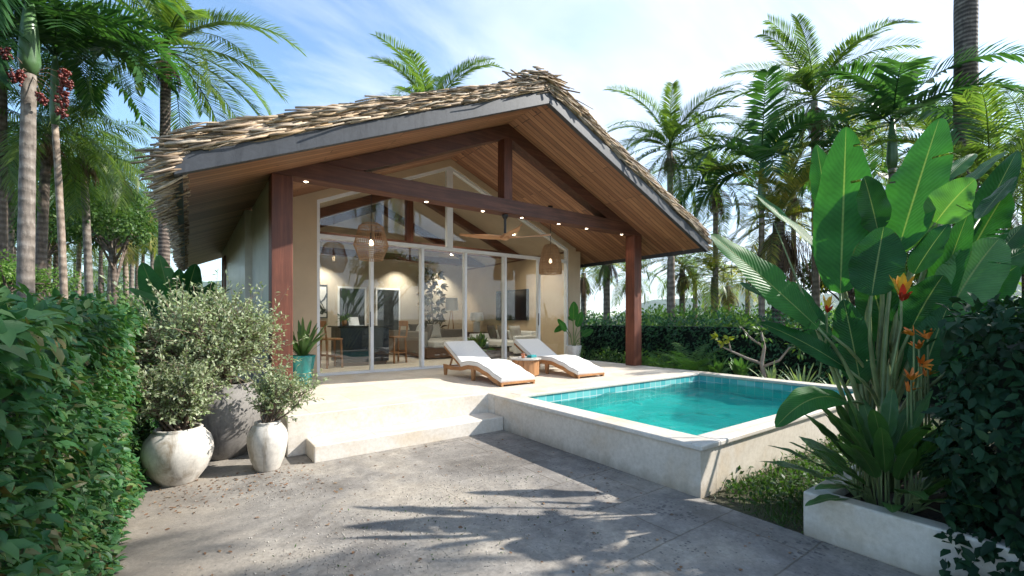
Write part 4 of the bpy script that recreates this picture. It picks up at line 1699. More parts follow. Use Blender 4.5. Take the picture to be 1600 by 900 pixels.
def shrub_parts(parent, base, c, rad, K, Mtw, nleaf, lsize, mat, seed, tw=.004, up=.5):
    """twiggy shrub: K limbs to clump centres, Mtw twigs each, nleaf leaves along every twig"""
    rng = np.random.default_rng(seed)
    m = MB()
    base = np.array(base, float)
    c = np.array(c, float)
    rad = np.array(rad, float)
    O, D, Nn = [], [], []
    for k in range(K):
        d = unit(rng.normal(0, 1, 3))
        if d[2] < -.5:
            d[2] *= -.4
        q = c + d * rad * rng.uniform(.25, .72)
        b = base + np.array([rng.normal(0, .035), rng.normal(0, .035), 0])
        mid = (b + q) / 2 + rng.normal(0, .06, 3) + np.array([0, 0, .05])
        pts = [b * (1 - t) ** 2 + mid * 2 * t * (1 - t) + q * t * t for t in np.linspace(0, 1, 6)]
        m.tube(pts, np.linspace(tw * 3.0, tw * 1.2, 6), 5, False)
        for j in range(Mtw):
            s = pts[int(rng.integers(2, 6))]
            dv = unit(rng.normal(0, 1, 3) + (s - base) / np.linalg.norm(s - base) * .9 + np.array([0, 0, up]))
            L = rng.uniform(.3, 1.0) * float(np.mean(rad)) * (.62 if rng.uniform() < .8 else 1.05)
            e = s + dv * L
            bend = rng.normal(0, .12, 3) * L
            tp = [s * (1 - t) ** 2 + ((s + e) / 2 + bend) * 2 * t * (1 - t) + e * t * t for t in np.linspace(0, 1, 4)]
            m.tube(tp, np.linspace(tw * .8, tw * .3, 4), 3, False)
            for i in range(nleaf):
                t = rng.uniform(.25, 1) if i else 1.0
                p = s * (1 - t) ** 2 + ((s + e) / 2 + bend) * 2 * t * (1 - t) + e * t * t
                ld = unit(dv * .7 + rng.normal(0, .65, 3))
                O.append(p)
                D.append(ld)
                Nn.append(np.array([0, 0, 1]) + rng.normal(0, .6, 3))
    m.build('branches', M_TWIG, parent)
    n = len(O)
    L = rng.uniform(lsize * .6, lsize * 1.3, n)
    leaf_mesh('foliage', np.array(O), np.array(D), np.array(Nn), L, L * rng.uniform(.36, .5, n), mat, parent, 'simple')


def build_pots():
    t = thing('potted_shrub', 'silvery twiggy shrub in a squat limewashed pot next to the tall hedge', 'potted shrub', (-.06, 5.15, .006))
    pot_mesh(t, M_WPOT, .275, .50, .66, .52, .56)
    shrub_parts(t, (0, 0, .45), (-.02, -.02, .82), (.42, .40, .36), 34, 18, 16, .040, M_SILVER, 21)
    t = thing('potted_shrub', 'largest silvery shrub in a big stained grey pot behind two pale pots', 'potted shrub', (.33, 5.86, .006))
    pot_mesh(t, M_GPOT, .38, .80, .74, .55, .55)
    shrub_parts(t, (0, 0, .74), (-.10, -.06, 1.20), (.90, .72, .70), 74, 24, 17, .046, M_SILVER, 22, .005)
    t = thing('potted_shrub', 'small airy shrub in a slim cream urn beside the terrace step', 'potted shrub', (.655, 5.05, .006))
    pot_mesh(t, M_WPOT, .182, .48, .62, .58, .60)
    shrub_parts(t, (0, 0, .45), (.14, .02, .76), (.38, .32, .34), 22, 14, 14, .040, M_SILVER, 23, .0035)
    # teal pot with strappy plant
    t = thing('potted_plant', 'strappy green plant in a glossy teal pot beside the left post', 'potted plant', (1.50, 7.72, .452))
    m = MB()
    m.lathe([(.001, 0), (.115, 0), (.12, .015), (.15, .22), (.182, .44), (.188, .46), (.188, .48), (.165, .48), (.155, .42)], 40)
    m.build('pot', M_TEAL, t, smooth=True)
    m = MB()
    m.lathe([(.001, .43), (.157, .43)], 30)
    m.build('soil', M_EARTH, t)
    blades(t, (0, 0, .42), 36, .45, .75, .065, M_LILY, 31, name='leaf', spread=.62)
    # white pot at the far end of the deck
    t = thing('potted_plant', 'young broad leaved plant in a white pot at the right wall corner', 'potted plant', (8.02, 8.35, .452))
    m = MB()
    m.lathe([(.001, 0), (.14, 0), (.15, .02), (.20, .36), (.20, .38), (.178, .38), (.17, .32)], 36)
    m.build('pot', M_WHITEPOT, t, smooth=True)
    m = MB()
    m.lathe([(.001, .33), (.172, .33)], 30)
    m.build('soil', M_EARTH, t)
    rng = np.random.default_rng(33)
    specs = [(-.62, -.05, .75, 1.05, .19), (-.12, -.10, 1.05, 1.50, .26), (.14, -.12, .85, 1.25, .20), (.45, -.2, .62, .78, .20), (.60, .1, .75, .62, .17), (-.55, .1, .9, .72, .17), (.25, .3, 1.0, 1.15, .2)]
    for dx, dy, zb, zt, w in specs:
        B = Vector((dx * .45, dy * .5, zb))
        T = Vector((dx * 1.0, dy * 1.3, zt))
        big_leaf(t, B, T, w, Vector((-.55, -.8, .5)), M_BANANA, .06, int(rng.integers(1e6)))
        m = MB()
        m.tube([(dx * .06, dy * .06, .33), (dx * .18, dy * .2, .33 + (zb - .33) * .6), B], [.014, .011, .008], 6)
        m.build('stem', M_STEM, t)
    n = 260
    D = unit(rng.normal(0, 1, (n, 3)) + np.array([.5, -.3, 0]))
    O = np.array([.10, -.05, .33]) + D * rng.uniform(.05, .17, n)[:, None]
    O[:, 2] -= rng.uniform(0, .18, n)
    leaf_mesh('trailing_leaves', O, D, D + np.array([0, 0, 1]), rng.uniform(.03, .06, n), rng.uniform(.02, .035, n), M_BUSHB, t)


# ------------------------------------------------------------------ big leaves
def leaf_blade(B, T, W, face, sag, seed, fold=.16, n=30, m=8, tear=0, end=0.0):
    rng = np.random.default_rng(seed)
    B = np.array(B, float)
    T = np.array(T, float)
    face = np.array(face, float)
    Lg = np.linalg.norm(T - B)
    C = (B + T) / 2 + np.array([0, 0, 1.0]) * sag * Lg
    ts = np.linspace(0, 1, n + 1)
    P = ((1 - ts) ** 2)[:, None] * B + (2 * ts * (1 - ts))[:, None] * C + (ts ** 2)[:, None] * T
    tan = unit(np.gradient(P, axis=0))
    side = unit(np.cross(tan, np.tile(face, (n + 1, 1))))
    nrm = np.cross(side, tan)
    nrm *= np.sign(np.sum(nrm * face, axis=1, keepdims=True) + 1e-9)
    w = W / 2 * np.clip(np.sin(PI * np.clip(ts, 0, 1) ** .80) ** .55, 0, 1) * (1 - .12 * ts)
    w[0] = W * .02
    w[-1] = .002
    ph = rng.uniform(0, 6.28, 4)
    vs = np.linspace(-1, 1, m + 1)
    V = np.zeros((n + 1, m + 1, 3))
    UV = np.zeros((n + 1, m + 1, 2))
    for j, v in enumerate(vs):
        a = abs(v)
        edge = a ** 2 * (.10 * np.sin(ts * 11 + ph[0] + 2.2 * (v > 0)) + .05 * np.sin(ts * 25 + ph[1] + (v > 0)))
        wob = 1 + (.025 * np.sin(ts * 23 + ph[2] + (v > 0) * 2) if a > .9 else 0)
        h = fold * a * (1.0 - .55 * a) * 1.6 + edge
        V[:, j] = P + side * (v * w * wob)[:, None] + nrm * (w * h)[:, None]
        UV[:, j, 0] = ts
        UV[:, j, 1] = v * .5 + .5
    idx = np.arange((n + 1) * (m + 1)).reshape(n + 1, m + 1)
    F = np.stack([idx[:-1, :-1], idx[:-1, 1:], idx[1:, 1:], idx[1:, :-1]], -1)
    keep = np.ones((n, m), dtype=bool)
    for k in range(tear):
        # wind splits: a narrow strip missing from the margin inwards
        i = int(rng.integers(2, n - 3))
        c = int(rng.integers(1, m // 2))
        if rng.uniform() < .5:
            keep[i, :c] = False
        else:
            keep[i, m - c:] = False
    return V.reshape(-1, 3), F[keep].reshape(-1, 4), UV.reshape(-1, 2)


def big_leaf(parent, B, T, W, face, mat, sag=.05, seed=1, fold=.16, tear=0, name='leaf', off=None):
    V, F, UV = leaf_blade(B, T, W, face, sag, seed, fold, n=72 if tear else (30 if W > .2 else 18), tear=tear)
    if off is not None:
        V = V - np.array(off)
    return np_mesh(name, V, [F], mat, parent, True, UV)


def blades(parent, base, n, lo, hi, w, mat, seed, name='leaf', spread=.7, joined=False, upb=.9):
    """rosette of arching strap leaves, each a mesh of its own (or one mesh when joined)"""
    rng = np.random.default_rng(seed)
    VV, FF, UU, o = [], [], [], 0
    for k in range(n):
        a = k * 2.39996 + rng.normal(0, .3)
        q = (k + .5) / n
        L = rng.uniform(lo, hi)
        el = R(82) - spread * R(75) * q ** .8 + rng.normal(0, .1)
        d = np.array([math.cos(a) * math.cos(el), math.sin(a) * math.cos(el), math.sin(el)])
        B = np.array(base, float) + np.array([math.cos(a), math.sin(a), 0]) * .02
        T = B + d * L + np.array([0, 0, -.10 * L * q])
        up = np.array([0, 0, 1.0]) * upb - np.array([math.cos(a), math.sin(a), 0]) * .6
        V, F, UV = leaf_blade(B, T, w * rng.uniform(.7, 1.2), up, .14 + .1 * q, int(rng.integers(1e6)), .2, n=9, m=4)
        if joined:
            VV.append(V)
            FF.append(F + o)
            UU.append(UV)
            o += len(V)
        else:
            np_mesh(name, V, [F], mat, parent, True, UV)
    if joined:
        return np_mesh(name, np.concatenate(VV), [np.concatenate(FF)], mat, parent, True, np.concatenate(UU))


def petal_flower(parent, name, base, axis, n, L, w, mat, seed, open_=.5):
    rng = np.random.default_rng(seed)
    ax = unit(np.array(axis, float))
    s = unit(np.cross(ax, np.array([.3, .2, 1.0])))
    u = np.cross(s, ax)
    VV, FF, o = [], [], 0
    for k in range(n):
        a = 2 * PI * k / n + rng.normal(0, .2)
        out = s * math.cos(a) + u * math.sin(a)
        op = open_ * rng.uniform(.5, 1.2)
        d = unit(ax + out * op)
        l = L * rng.uniform(.75, 1.1)
        B = np.array(base) + out * .006
        V, F, UV = leaf_blade(B, B + d * l, w, ax * .6 - out * .8 + np.array([0, 0, .01]), .03, int(rng.integers(1e6)), .35, n=6, m=4)
        VV.append(V)
        FF.append(F + o)
        o += len(V)
    return np_mesh(name, np.concatenate(VV), [np.concatenate(FF)], mat, parent)


def build_planter():
    t = thing('planter_box', 'long low cream concrete planter box in front of the broad leaved plants', 'planter', (3.46, 1.33, 0))
    m = MB()
    X, Y, h, k = 2.6, -3.6, .31, .13
    m.box(0, k, Y, 0, 0, h)
    m.box(k, X, -k, 0, 0, h)
    m.box(X - k, X, Y, -k, 0, h)
    m.build('walls', M_RENDER, t, bevel=.015, seg=3)
    m = MB()
    m.box(k, X - k, Y, -k, .02, .235)
    m.build('soil', M_EARTH, t)


def build_big_plant():
    base = Vector((4.45, 1.15, .236))
    t = thing('banana_plant', 'huge broad leaved heliconia clump with paddle leaves in the cream planter', 'broad leaved plant', base)
    # (base px, base py, base depth, tip px, tip py, tip depth, width m, mat, sag, tear, facing)
    G, D, Lg = M_BANANA, M_BANANA_SHADE, M_BANANA_SUN  # plain leaf, shaded copy, sunlit copy
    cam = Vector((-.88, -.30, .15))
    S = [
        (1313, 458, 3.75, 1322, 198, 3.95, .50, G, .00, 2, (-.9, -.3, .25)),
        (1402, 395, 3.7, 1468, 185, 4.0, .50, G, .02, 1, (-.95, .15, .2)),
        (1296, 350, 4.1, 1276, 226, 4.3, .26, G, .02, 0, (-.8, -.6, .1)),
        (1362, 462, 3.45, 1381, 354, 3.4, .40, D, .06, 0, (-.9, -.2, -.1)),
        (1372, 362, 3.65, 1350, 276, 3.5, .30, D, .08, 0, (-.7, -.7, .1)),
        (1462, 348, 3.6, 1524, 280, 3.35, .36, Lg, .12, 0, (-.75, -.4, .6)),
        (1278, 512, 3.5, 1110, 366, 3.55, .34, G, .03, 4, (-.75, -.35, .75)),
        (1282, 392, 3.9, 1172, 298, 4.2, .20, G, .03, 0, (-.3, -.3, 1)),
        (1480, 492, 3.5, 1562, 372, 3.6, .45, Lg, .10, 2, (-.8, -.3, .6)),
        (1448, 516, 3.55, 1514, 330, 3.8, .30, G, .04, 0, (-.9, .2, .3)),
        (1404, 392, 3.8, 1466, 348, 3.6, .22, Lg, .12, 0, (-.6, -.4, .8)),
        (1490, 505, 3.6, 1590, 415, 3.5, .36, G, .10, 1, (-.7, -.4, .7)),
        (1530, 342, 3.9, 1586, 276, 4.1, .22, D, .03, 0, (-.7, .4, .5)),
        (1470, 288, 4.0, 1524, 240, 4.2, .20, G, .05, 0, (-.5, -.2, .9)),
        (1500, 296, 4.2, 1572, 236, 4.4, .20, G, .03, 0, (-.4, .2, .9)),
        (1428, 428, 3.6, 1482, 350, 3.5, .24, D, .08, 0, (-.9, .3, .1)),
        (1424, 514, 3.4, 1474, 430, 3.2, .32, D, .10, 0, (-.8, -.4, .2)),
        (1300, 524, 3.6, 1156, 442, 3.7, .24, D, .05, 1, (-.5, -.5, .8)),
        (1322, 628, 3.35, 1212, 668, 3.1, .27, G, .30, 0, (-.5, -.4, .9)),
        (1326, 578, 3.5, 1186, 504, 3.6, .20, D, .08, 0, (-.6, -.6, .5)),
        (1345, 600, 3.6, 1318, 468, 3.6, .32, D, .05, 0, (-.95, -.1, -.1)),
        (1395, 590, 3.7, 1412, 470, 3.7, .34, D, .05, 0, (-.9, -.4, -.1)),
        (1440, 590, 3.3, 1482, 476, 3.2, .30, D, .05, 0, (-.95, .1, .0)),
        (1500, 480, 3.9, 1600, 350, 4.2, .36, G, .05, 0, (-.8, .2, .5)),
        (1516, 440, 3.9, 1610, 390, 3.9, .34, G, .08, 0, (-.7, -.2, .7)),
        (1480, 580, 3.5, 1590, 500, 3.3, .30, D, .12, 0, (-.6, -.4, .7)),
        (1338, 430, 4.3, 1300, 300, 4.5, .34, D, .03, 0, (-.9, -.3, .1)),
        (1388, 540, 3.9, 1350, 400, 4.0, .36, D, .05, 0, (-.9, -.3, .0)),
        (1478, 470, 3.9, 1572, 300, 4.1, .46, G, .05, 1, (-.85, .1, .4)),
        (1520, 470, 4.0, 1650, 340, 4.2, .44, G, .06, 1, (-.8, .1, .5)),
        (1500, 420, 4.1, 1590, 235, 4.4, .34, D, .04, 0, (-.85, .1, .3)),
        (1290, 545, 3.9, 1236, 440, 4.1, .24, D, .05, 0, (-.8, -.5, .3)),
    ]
    rng = np.random.default_rng(77)
    for k, (bx, by, bd, tx, ty, td, W, mat, sag, tear, face) in enumerate(S):
        B, T = at(bx, by, bd), at(tx, ty, td)
        big_leaf(t, B, T, W * .9, face, mat, sag, 300 + k, .16, tear + k % 3, 'leaf', base)
        f = Vector((base.x + rng.uniform(-.32, .30), base.y + rng.uniform(-.14, .16), base.z))
        Bm = B - base
        fm = f - base
        dirl = (T - B).normalized()
        mid = Bm - dirl * min(.5, .5 * (Bm - fm).length) + Vector((0, 0, -.05))
        mid.z = max(mid.z, .15)
        pts = [fm * (1 - q) ** 2 + mid * 2 * q * (1 - q) + Bm * q * q for q in [i / 7 for i in range(8)]]
        m = MB()
        m.tube(pts, [.026 - .017 * i / 7 for i in range(8)], 7)
        # midrib continues a little into the blade
        m.build('stem', M_STEM, t, smooth=True)
    # young rolled leaf
    m = MB()
    a, b = at(1269, 497, 3.6) - base, at(1209, 347, 3.7) - base
    m.tube([Vector((-.15, 0, .02)), a.lerp(b, -.3), a, b], [.02, .014, .011, .003], 7)
    m.build('rolled_leaf', M_STEM, t, smooth=True)
    # flowers
    for k, (px_, py_, d, sz, n) in enumerate(((1408, 466, 3.25, .20, 10), (1292, 484, 3.6, .12, 7))):
        p = at(px_, py_, d) - base
        fl = petal_flower(t, 'flower', p, (-.1, -.1, 1), n, sz, sz * .28, M_YELLOWF, 50 + k, .42)
        petal_flower(fl, 'inner_bracts', p + Vector((-.02, -.01, -.02)), (-.5, -.3, .6), 4, sz * .6, sz * .25, M_RED, 60 + k, .4)
        m = MB()
        m.tube([p - Vector((.02, -.05, .55)), p - Vector((0, 0, .2)), p], .008, 6)
        m.build('flower_stalk', M_STEM, fl)
    for k, (px_, py_, d) in enumerate(((1428, 524, 3.1), (1450, 530, 3.15), (1436, 545, 3.2), (1440, 570, 3.15), (1424, 594, 3.05), (1418, 612, 3.08), (1446, 588, 3.2))):
        p = at(px_, py_, d) - base
        fl = petal_flower(t, 'flower', p, rng.normal(0, .6, 3) + np.array([-.5, -.1, .6]), 7, .085, .022, M_ORANGE, 80 + k, .9)
        m = MB()
        m.tube([p - Vector((-.03, 0, .6)), p - Vector((0, 0, .2)), p], .006, 6)
        m.build('flower_stalk', M_STEM, fl)
    # lily clump low in the planter
    b2 = Vector((3.86, .98, .236))
    t = thing('lily_clump', 'knee high clump of lance shaped lily leaves in the planter front', 'lily', b2)
    rng = np.random.default_rng(12)
    for k in range(66):
        a = k * 2.39996 + rng.normal(0, .3)
        q = (k + .5) / 66
        ca, sa = math.cos(a), math.sin(a)
        foot = Vector((.09 * ca, .16 * sa, 0))
        H = .05 + .36 * (1 - q) * rng.uniform(.7, 1.1)
        B = Vector(((.06 + .20 * q) * ca, (.10 + .26 * q) * sa, H))
        L = rng.uniform(.32, .52)
        el = R(66) - R(62) * q + rng.normal(0, .15)
        T = B + Vector((ca * math.cos(el), sa * math.cos(el), math.sin(el))) * L
        up = Vector((-ca * math.sin(max(el, .3)), -sa * math.sin(max(el, .3)), math.cos(el) + .2))
        big_leaf(t, B, T, rng.uniform(.085, .135), up, M_LILY, .12, int(rng.integers(1e6)), .2)
        m = MB()
        m.tube([foot, foot.lerp(B, .5) + Vector((0, 0, .04)), B], [.007, .006, .004], 5)
        m.build('stem', M_STEM, t)
    # banana by the house on the left
    b3 = Vector((-.55, 9.6, 0))
    t = thing('banana_plant', 'banana plant with upright paddle leaves behind the left hedge', 'banana plant', b3)
    S = [(258, 505, 7.7, 222, 410, 7.6, .42, G, (-.3, -.9, .4)), (268, 480, 8.0, 248, 398, 8.3, .36, Lg, (.2, -.9, .3)), (290, 470, 8.0, 306, 412, 7.9, .36, D, (.3, -.9, .1)), (300, 500, 7.6, 336, 442, 7.4, .30, D, (.2, -.9, .5)),
         (262, 488, 7.6, 202, 450, 7.4, .22, Lg, (-.2, -.7, .8)), (280, 500, 8.0, 280, 420, 8.2, .34, G, (0, -.9, .2)), (255, 520, 7.6, 232, 470, 7.4, .34, D, (-.3, -.9, .1)), (320, 480, 8.2, 364, 450, 8.0, .26, D, (.2, -.7, .7)), (285, 520, 7.6, 262, 440, 7.5, .3, G, (.1, -.9, .3))]
    for k, (bx, by, bd, tx, ty, td, W, mat, face) in enumerate(S):
        B, T = at(bx, by, bd), at(tx, ty, td)
        big_leaf(t, B, T, W, face, mat, .05, 500 + k, .16, k % 2, 'leaf', b3)
        m = MB()
        m.tube([Vector((rng.normal(0, .1), rng.normal(0, .1), 0)), (B - b3) * .6 + Vector((0, 0, .2)), B - b3], [.035, .02, .012], 7)
        m.build('stem', M_STEM, t)


# ------------------------------------------------------------------ palms
def frond(rng, L, e0, bend, n, ll, lw, vee, fall, sweep=.45, rr=.022, twist=0.0):
    ns = 14
    s = np.linspace(0, 1, ns)
    ang = e0 - bend * s ** 1.25
    dx = np.cos(ang)
    dz = np.sin(ang)
    seg = L / (ns - 1)
    X = np.concatenate([[0], np.cumsum((dx[:-1] + dx[1:]) / 2 * seg)])
    Zz = np.concatenate([[0], np.cumsum((dz[:-1] + dz[1:]) / 2 * seg)])
    side0 = rng.normal(0, .06)
    Yc = side0 * L * s ** 2
    V, F4, F3 = [], [], []
    # rachis, three sided
    for i in range(ns):
        r = rr * (1 - .88 * s[i])
        nx, nz = -dz[i], dx[i]
        V += [(X[i] + nx * r * .6, Yc[i], Zz[i] + nz * r * .6), (X[i] - nx * r * .4, Yc[i] - r, Zz[i] - nz * r * .4), (X[i] - nx * r * .4, Yc[i] + r, Zz[i] - nz * r * .4)]
    for i in range(ns - 1):
        for k in range(3):
            k2 = (k + 1) % 3
            F4.append((i * 3 + k, i * 3 + k2, i * 3 + 3 + k2, i * 3 + 3 + k))
    tt = np.linspace(.13, .995, n)
    for t in tt:
        for sd in (-1, 1):
            q = t + rng.normal(0, .004)
            q = min(max(q, 0), 1)
            px_ = np.interp(q, s, X)
            py_ = np.interp(q, s, Yc)
            pz_ = np.interp(q, s, Zz)
            a = np.interp(q, s, ang)
            T = np.array([math.cos(a), 0, math.sin(a)])
            Nv = np.array([-math.sin(a), 0, math.cos(a)])
            S = np.array([0, sd, 0.0])
            prof = min(1, (.35 + 2.6 * (q - .1))) * (1 - .55 * max(0, (q - .55) / .45) ** 1.6)
            l = ll * prof * rng.uniform(.88, 1.08)
            ve = vee + rng.normal(0, .10)
            d = T * (sweep + .55 * q) + S * math.cos(ve) + Nv * math.sin(ve)
            d /= np.linalg.norm(d)
            fl = fall * rng.uniform(.6, 1.3)
            p = np.array([px_, py_, pz_])
            m = p + d * l * .5 + np.array([0, 0, -fl * l * .13])
            e = p + d * l * .97 + np.array([0, 0, -fl * l * .52])
            wv = np.cross(d, Nv * .8 + S * .3)
            wv = wv / np.linalg.norm(wv) * lw * .5 * (1 - .3 * q)
            o = len(V)
            V += [tuple(p - wv * .45), tuple(p + wv * .45), tuple(m - wv), tuple(m + wv), tuple(e)]
            F4.append((o, o + 1, o + 3, o + 2))
            F3.append((o + 2, o + 3, o + 4))
    return np.array(V), np.array(F4), np.array(F3)


def crown_mesh(name, seed, kind, nf, L):
    rng = np.random.default_rng(seed)
    VV, A, B, o = [], [], [], 0
    for k in range(nf):
        q = (k + .5) / nf
        az = k * 2.39996 + rng.normal(0, .18)
        if kind == 'date':
            e0 = R(80) - R(105) * q + rng.normal(0, .10)
            V, f4, f3 = frond(rng, L * rng.uniform(.85, 1.1), e0, R(62) + R(30) * rng.uniform(0, 1), 74, L * .19, .036, R(28), .4, .55)
        elif kind == 'coco':
            e0 = R(78) - R(112) * q + rng.normal(0, .10)
            V, f4, f3 = frond(rng, L * rng.uniform(.85, 1.1), e0, R(75) + R(35) * rng.uniform(0, 1), 56, L * .25, .038, R(5), 1.0, .35)
        elif kind == 'far':
            e0 = R(82) - R(100) * q + rng.normal(0, .12)
            V, f4, f3 = frond(rng, L * rng.uniform(.85, 1.1), e0, R(55) + R(50) * rng.uniform(0, 1), 30, L * .22, .06, R(12), .55, .45)
        else:   # royal: few broad arching fronds
            e0 = R(78) - R(62) * q + rng.normal(0, .10)
            V, f4, f3 = frond(rng, L * rng.uniform(.85, 1.1), e0, R(80) + R(30) * rng.uniform(0, 1), 34, L * .27, L * .034, R(18), .45, .30)
        # roll the frond a little about its axis, then turn it to its compass direction
        rl = rng.normal(0, .35)
        y, z = V[:, 1] * math.cos(rl) - V[:, 2] * 0, V[:, 2] + V[:, 1] * math.sin(rl) * .6
        V = np.stack([V[:, 0], y, z], 1)
        c, s = math.cos(az), math.sin(az)
        V = np.stack([V[:, 0] * c - V[:, 1] * s, V[:, 0] * s + V[:, 1] * c, V[:, 2]], 1)
        V[:, 2] += .10 * (1 - q)
        VV.append(V)
        A.append(f4 + o)
        B.append(f3 + o)
        o += len(V)
    return np.concatenate(VV), [np.concatenate(A), np.concatenate(B)]


CROWNS = {}


def crown(kind, var, mat, nf):
    key = (kind, var, mat.name, nf)
    if key not in CROWNS:
        V, F = crown_mesh('crown', hash(('date', 'coco', 'far', 'royal').index(kind) * 31 + var * 7 + 5), kind, nf, 1.0 if False else 3.0)
        CROWNS[key] = np_mesh('crown', V, F, mat, None, True, None, False)
    return CROWNS[key]


SKIRTS = {}


def skirt_mesh(seed, n, L):
    if (seed, n) not in SKIRTS:
        rng = np.random.default_rng(seed)
        VV, A, B, o = [], [], [], 0
        for k in range(n):
            az = k * 2.4 + rng.normal(0, .3)
            V, f4, f3 = frond(rng, L * rng.uniform(.6, 1.1), R(-35) + rng.normal(0, .2), R(55), 26, L * .2, .05, R(-20), 1.2, .6)
            c, s = math.cos(az), math.sin(az)
            V = np.stack([V[:, 0] * c * .7 - V[:, 1] * s * .6, V[:, 0] * s * .7 + V[:, 1] * c * .6, V[:, 2] - .1], 1)
            VV.append(V)
            A.append(f4 + o)
            B.append(f3 + o)
            o += len(V)
        SKIRTS[(seed, n)] = np_mesh('dry_fronds', np.concatenate(VV), [np.concatenate(A), np.concatenate(B)], M_DRY, None, True, None, False)
    return SKIRTS[(seed, n)]


def palm(label, px_, d, cy, rad, kind='coco', L=3.0, var=0, mat=None, bk=None, lean=(0, 0), nf=22, shaft=0, skirt=0, fruit=0, rz=0, name='palm_tree', cat='palm tree', group='palm trees around the villa'):
    b = at(px_, HY, d)
    zc = EYE + (HY - cy) / FPX * d
    t = thing(name, label, cat, (b.x, b.y, 0), group)
    mat = mat or M_PALM
    bk = bk or M_BARK
    top = Vector((lean[0], lean[1], zc))
    n = 14
    ztr = zc - shaft
    pts, rr = [], []
    for i in range(n + 1):
        q = i / n
        x = lean[0] * q ** 1.6
        y = lean[1] * q ** 1.6
        pts.append((x, y, ztr * q - .05))
        fl = 1 + .45 * max(0, 1 - q * 9) + .03 * math.sin(q * 40 + px_)
        rr.append(rad * fl * (1 - .22 * q))
    m = MB()
    m.tube(pts, rr, 14)
    m.build('trunk', bk, t, smooth=True)
    if shaft:
        m = MB()
        m.tube([(pts[-1][0], pts[-1][1], ztr - .05), (pts[-1][0], pts[-1][1], ztr + shaft * .15), (top.x, top.y, ztr + shaft * .7), (top.x, top.y, zc + .15)], [rad * .85, rad * 1.25, rad * .95, rad * .5], 12)
        m.build('crownshaft', M_SHAFT, t, smooth=True)
    c = obj_of('crown', crown(kind, var, mat, nf), t)
    c.location = top
    s = L / 3.0
    c.scale = (s, s, s)
    c.rotation_euler = (0, 0, rz)
    if skirt:
        k = obj_of('dry_fronds', skirt_mesh(1 + var % 2, 22, 2.2), t)
        k.location = top + Vector((0, 0, -.15))
        k.scale = (skirt, skirt, skirt)
        k.rotation_euler = (0, 0, rz + 1)
    if fruit:
        rng = np.random.default_rng(int(px_) + 5)
        for a in range(fruit):
            m = MB()
            br = MB()
            th = rng.uniform(-2.6, 1.0)
            root = Vector((top.x, top.y, ztr - .02))
            e = root + Vector((math.cos(th) * rng.uniform(.35, .8), math.sin(th) * rng.uniform(.35, .8), rng.uniform(-.75, .15)))
            br.tube([root, root.lerp(e, .5) + Vector((0, 0, .12)), e], [.012, .008, .004], 5)
            for q in range(34):
                p = e + Vector(np.clip(rng.normal(0, .055, 3), -.1, .1))
                br.tube([root.lerp(e, .8), p], .003, 3)
                m.lathe([(.001, -.030), (.022, -.020), (.030, 0), (.022, .020), (.001, .030)], 7, tuple(p))
            fo = br.build('fruit_stalk', M_TWIG, t)
            m.build('berries', M_BERRY, fo, smooth=True)
    return t


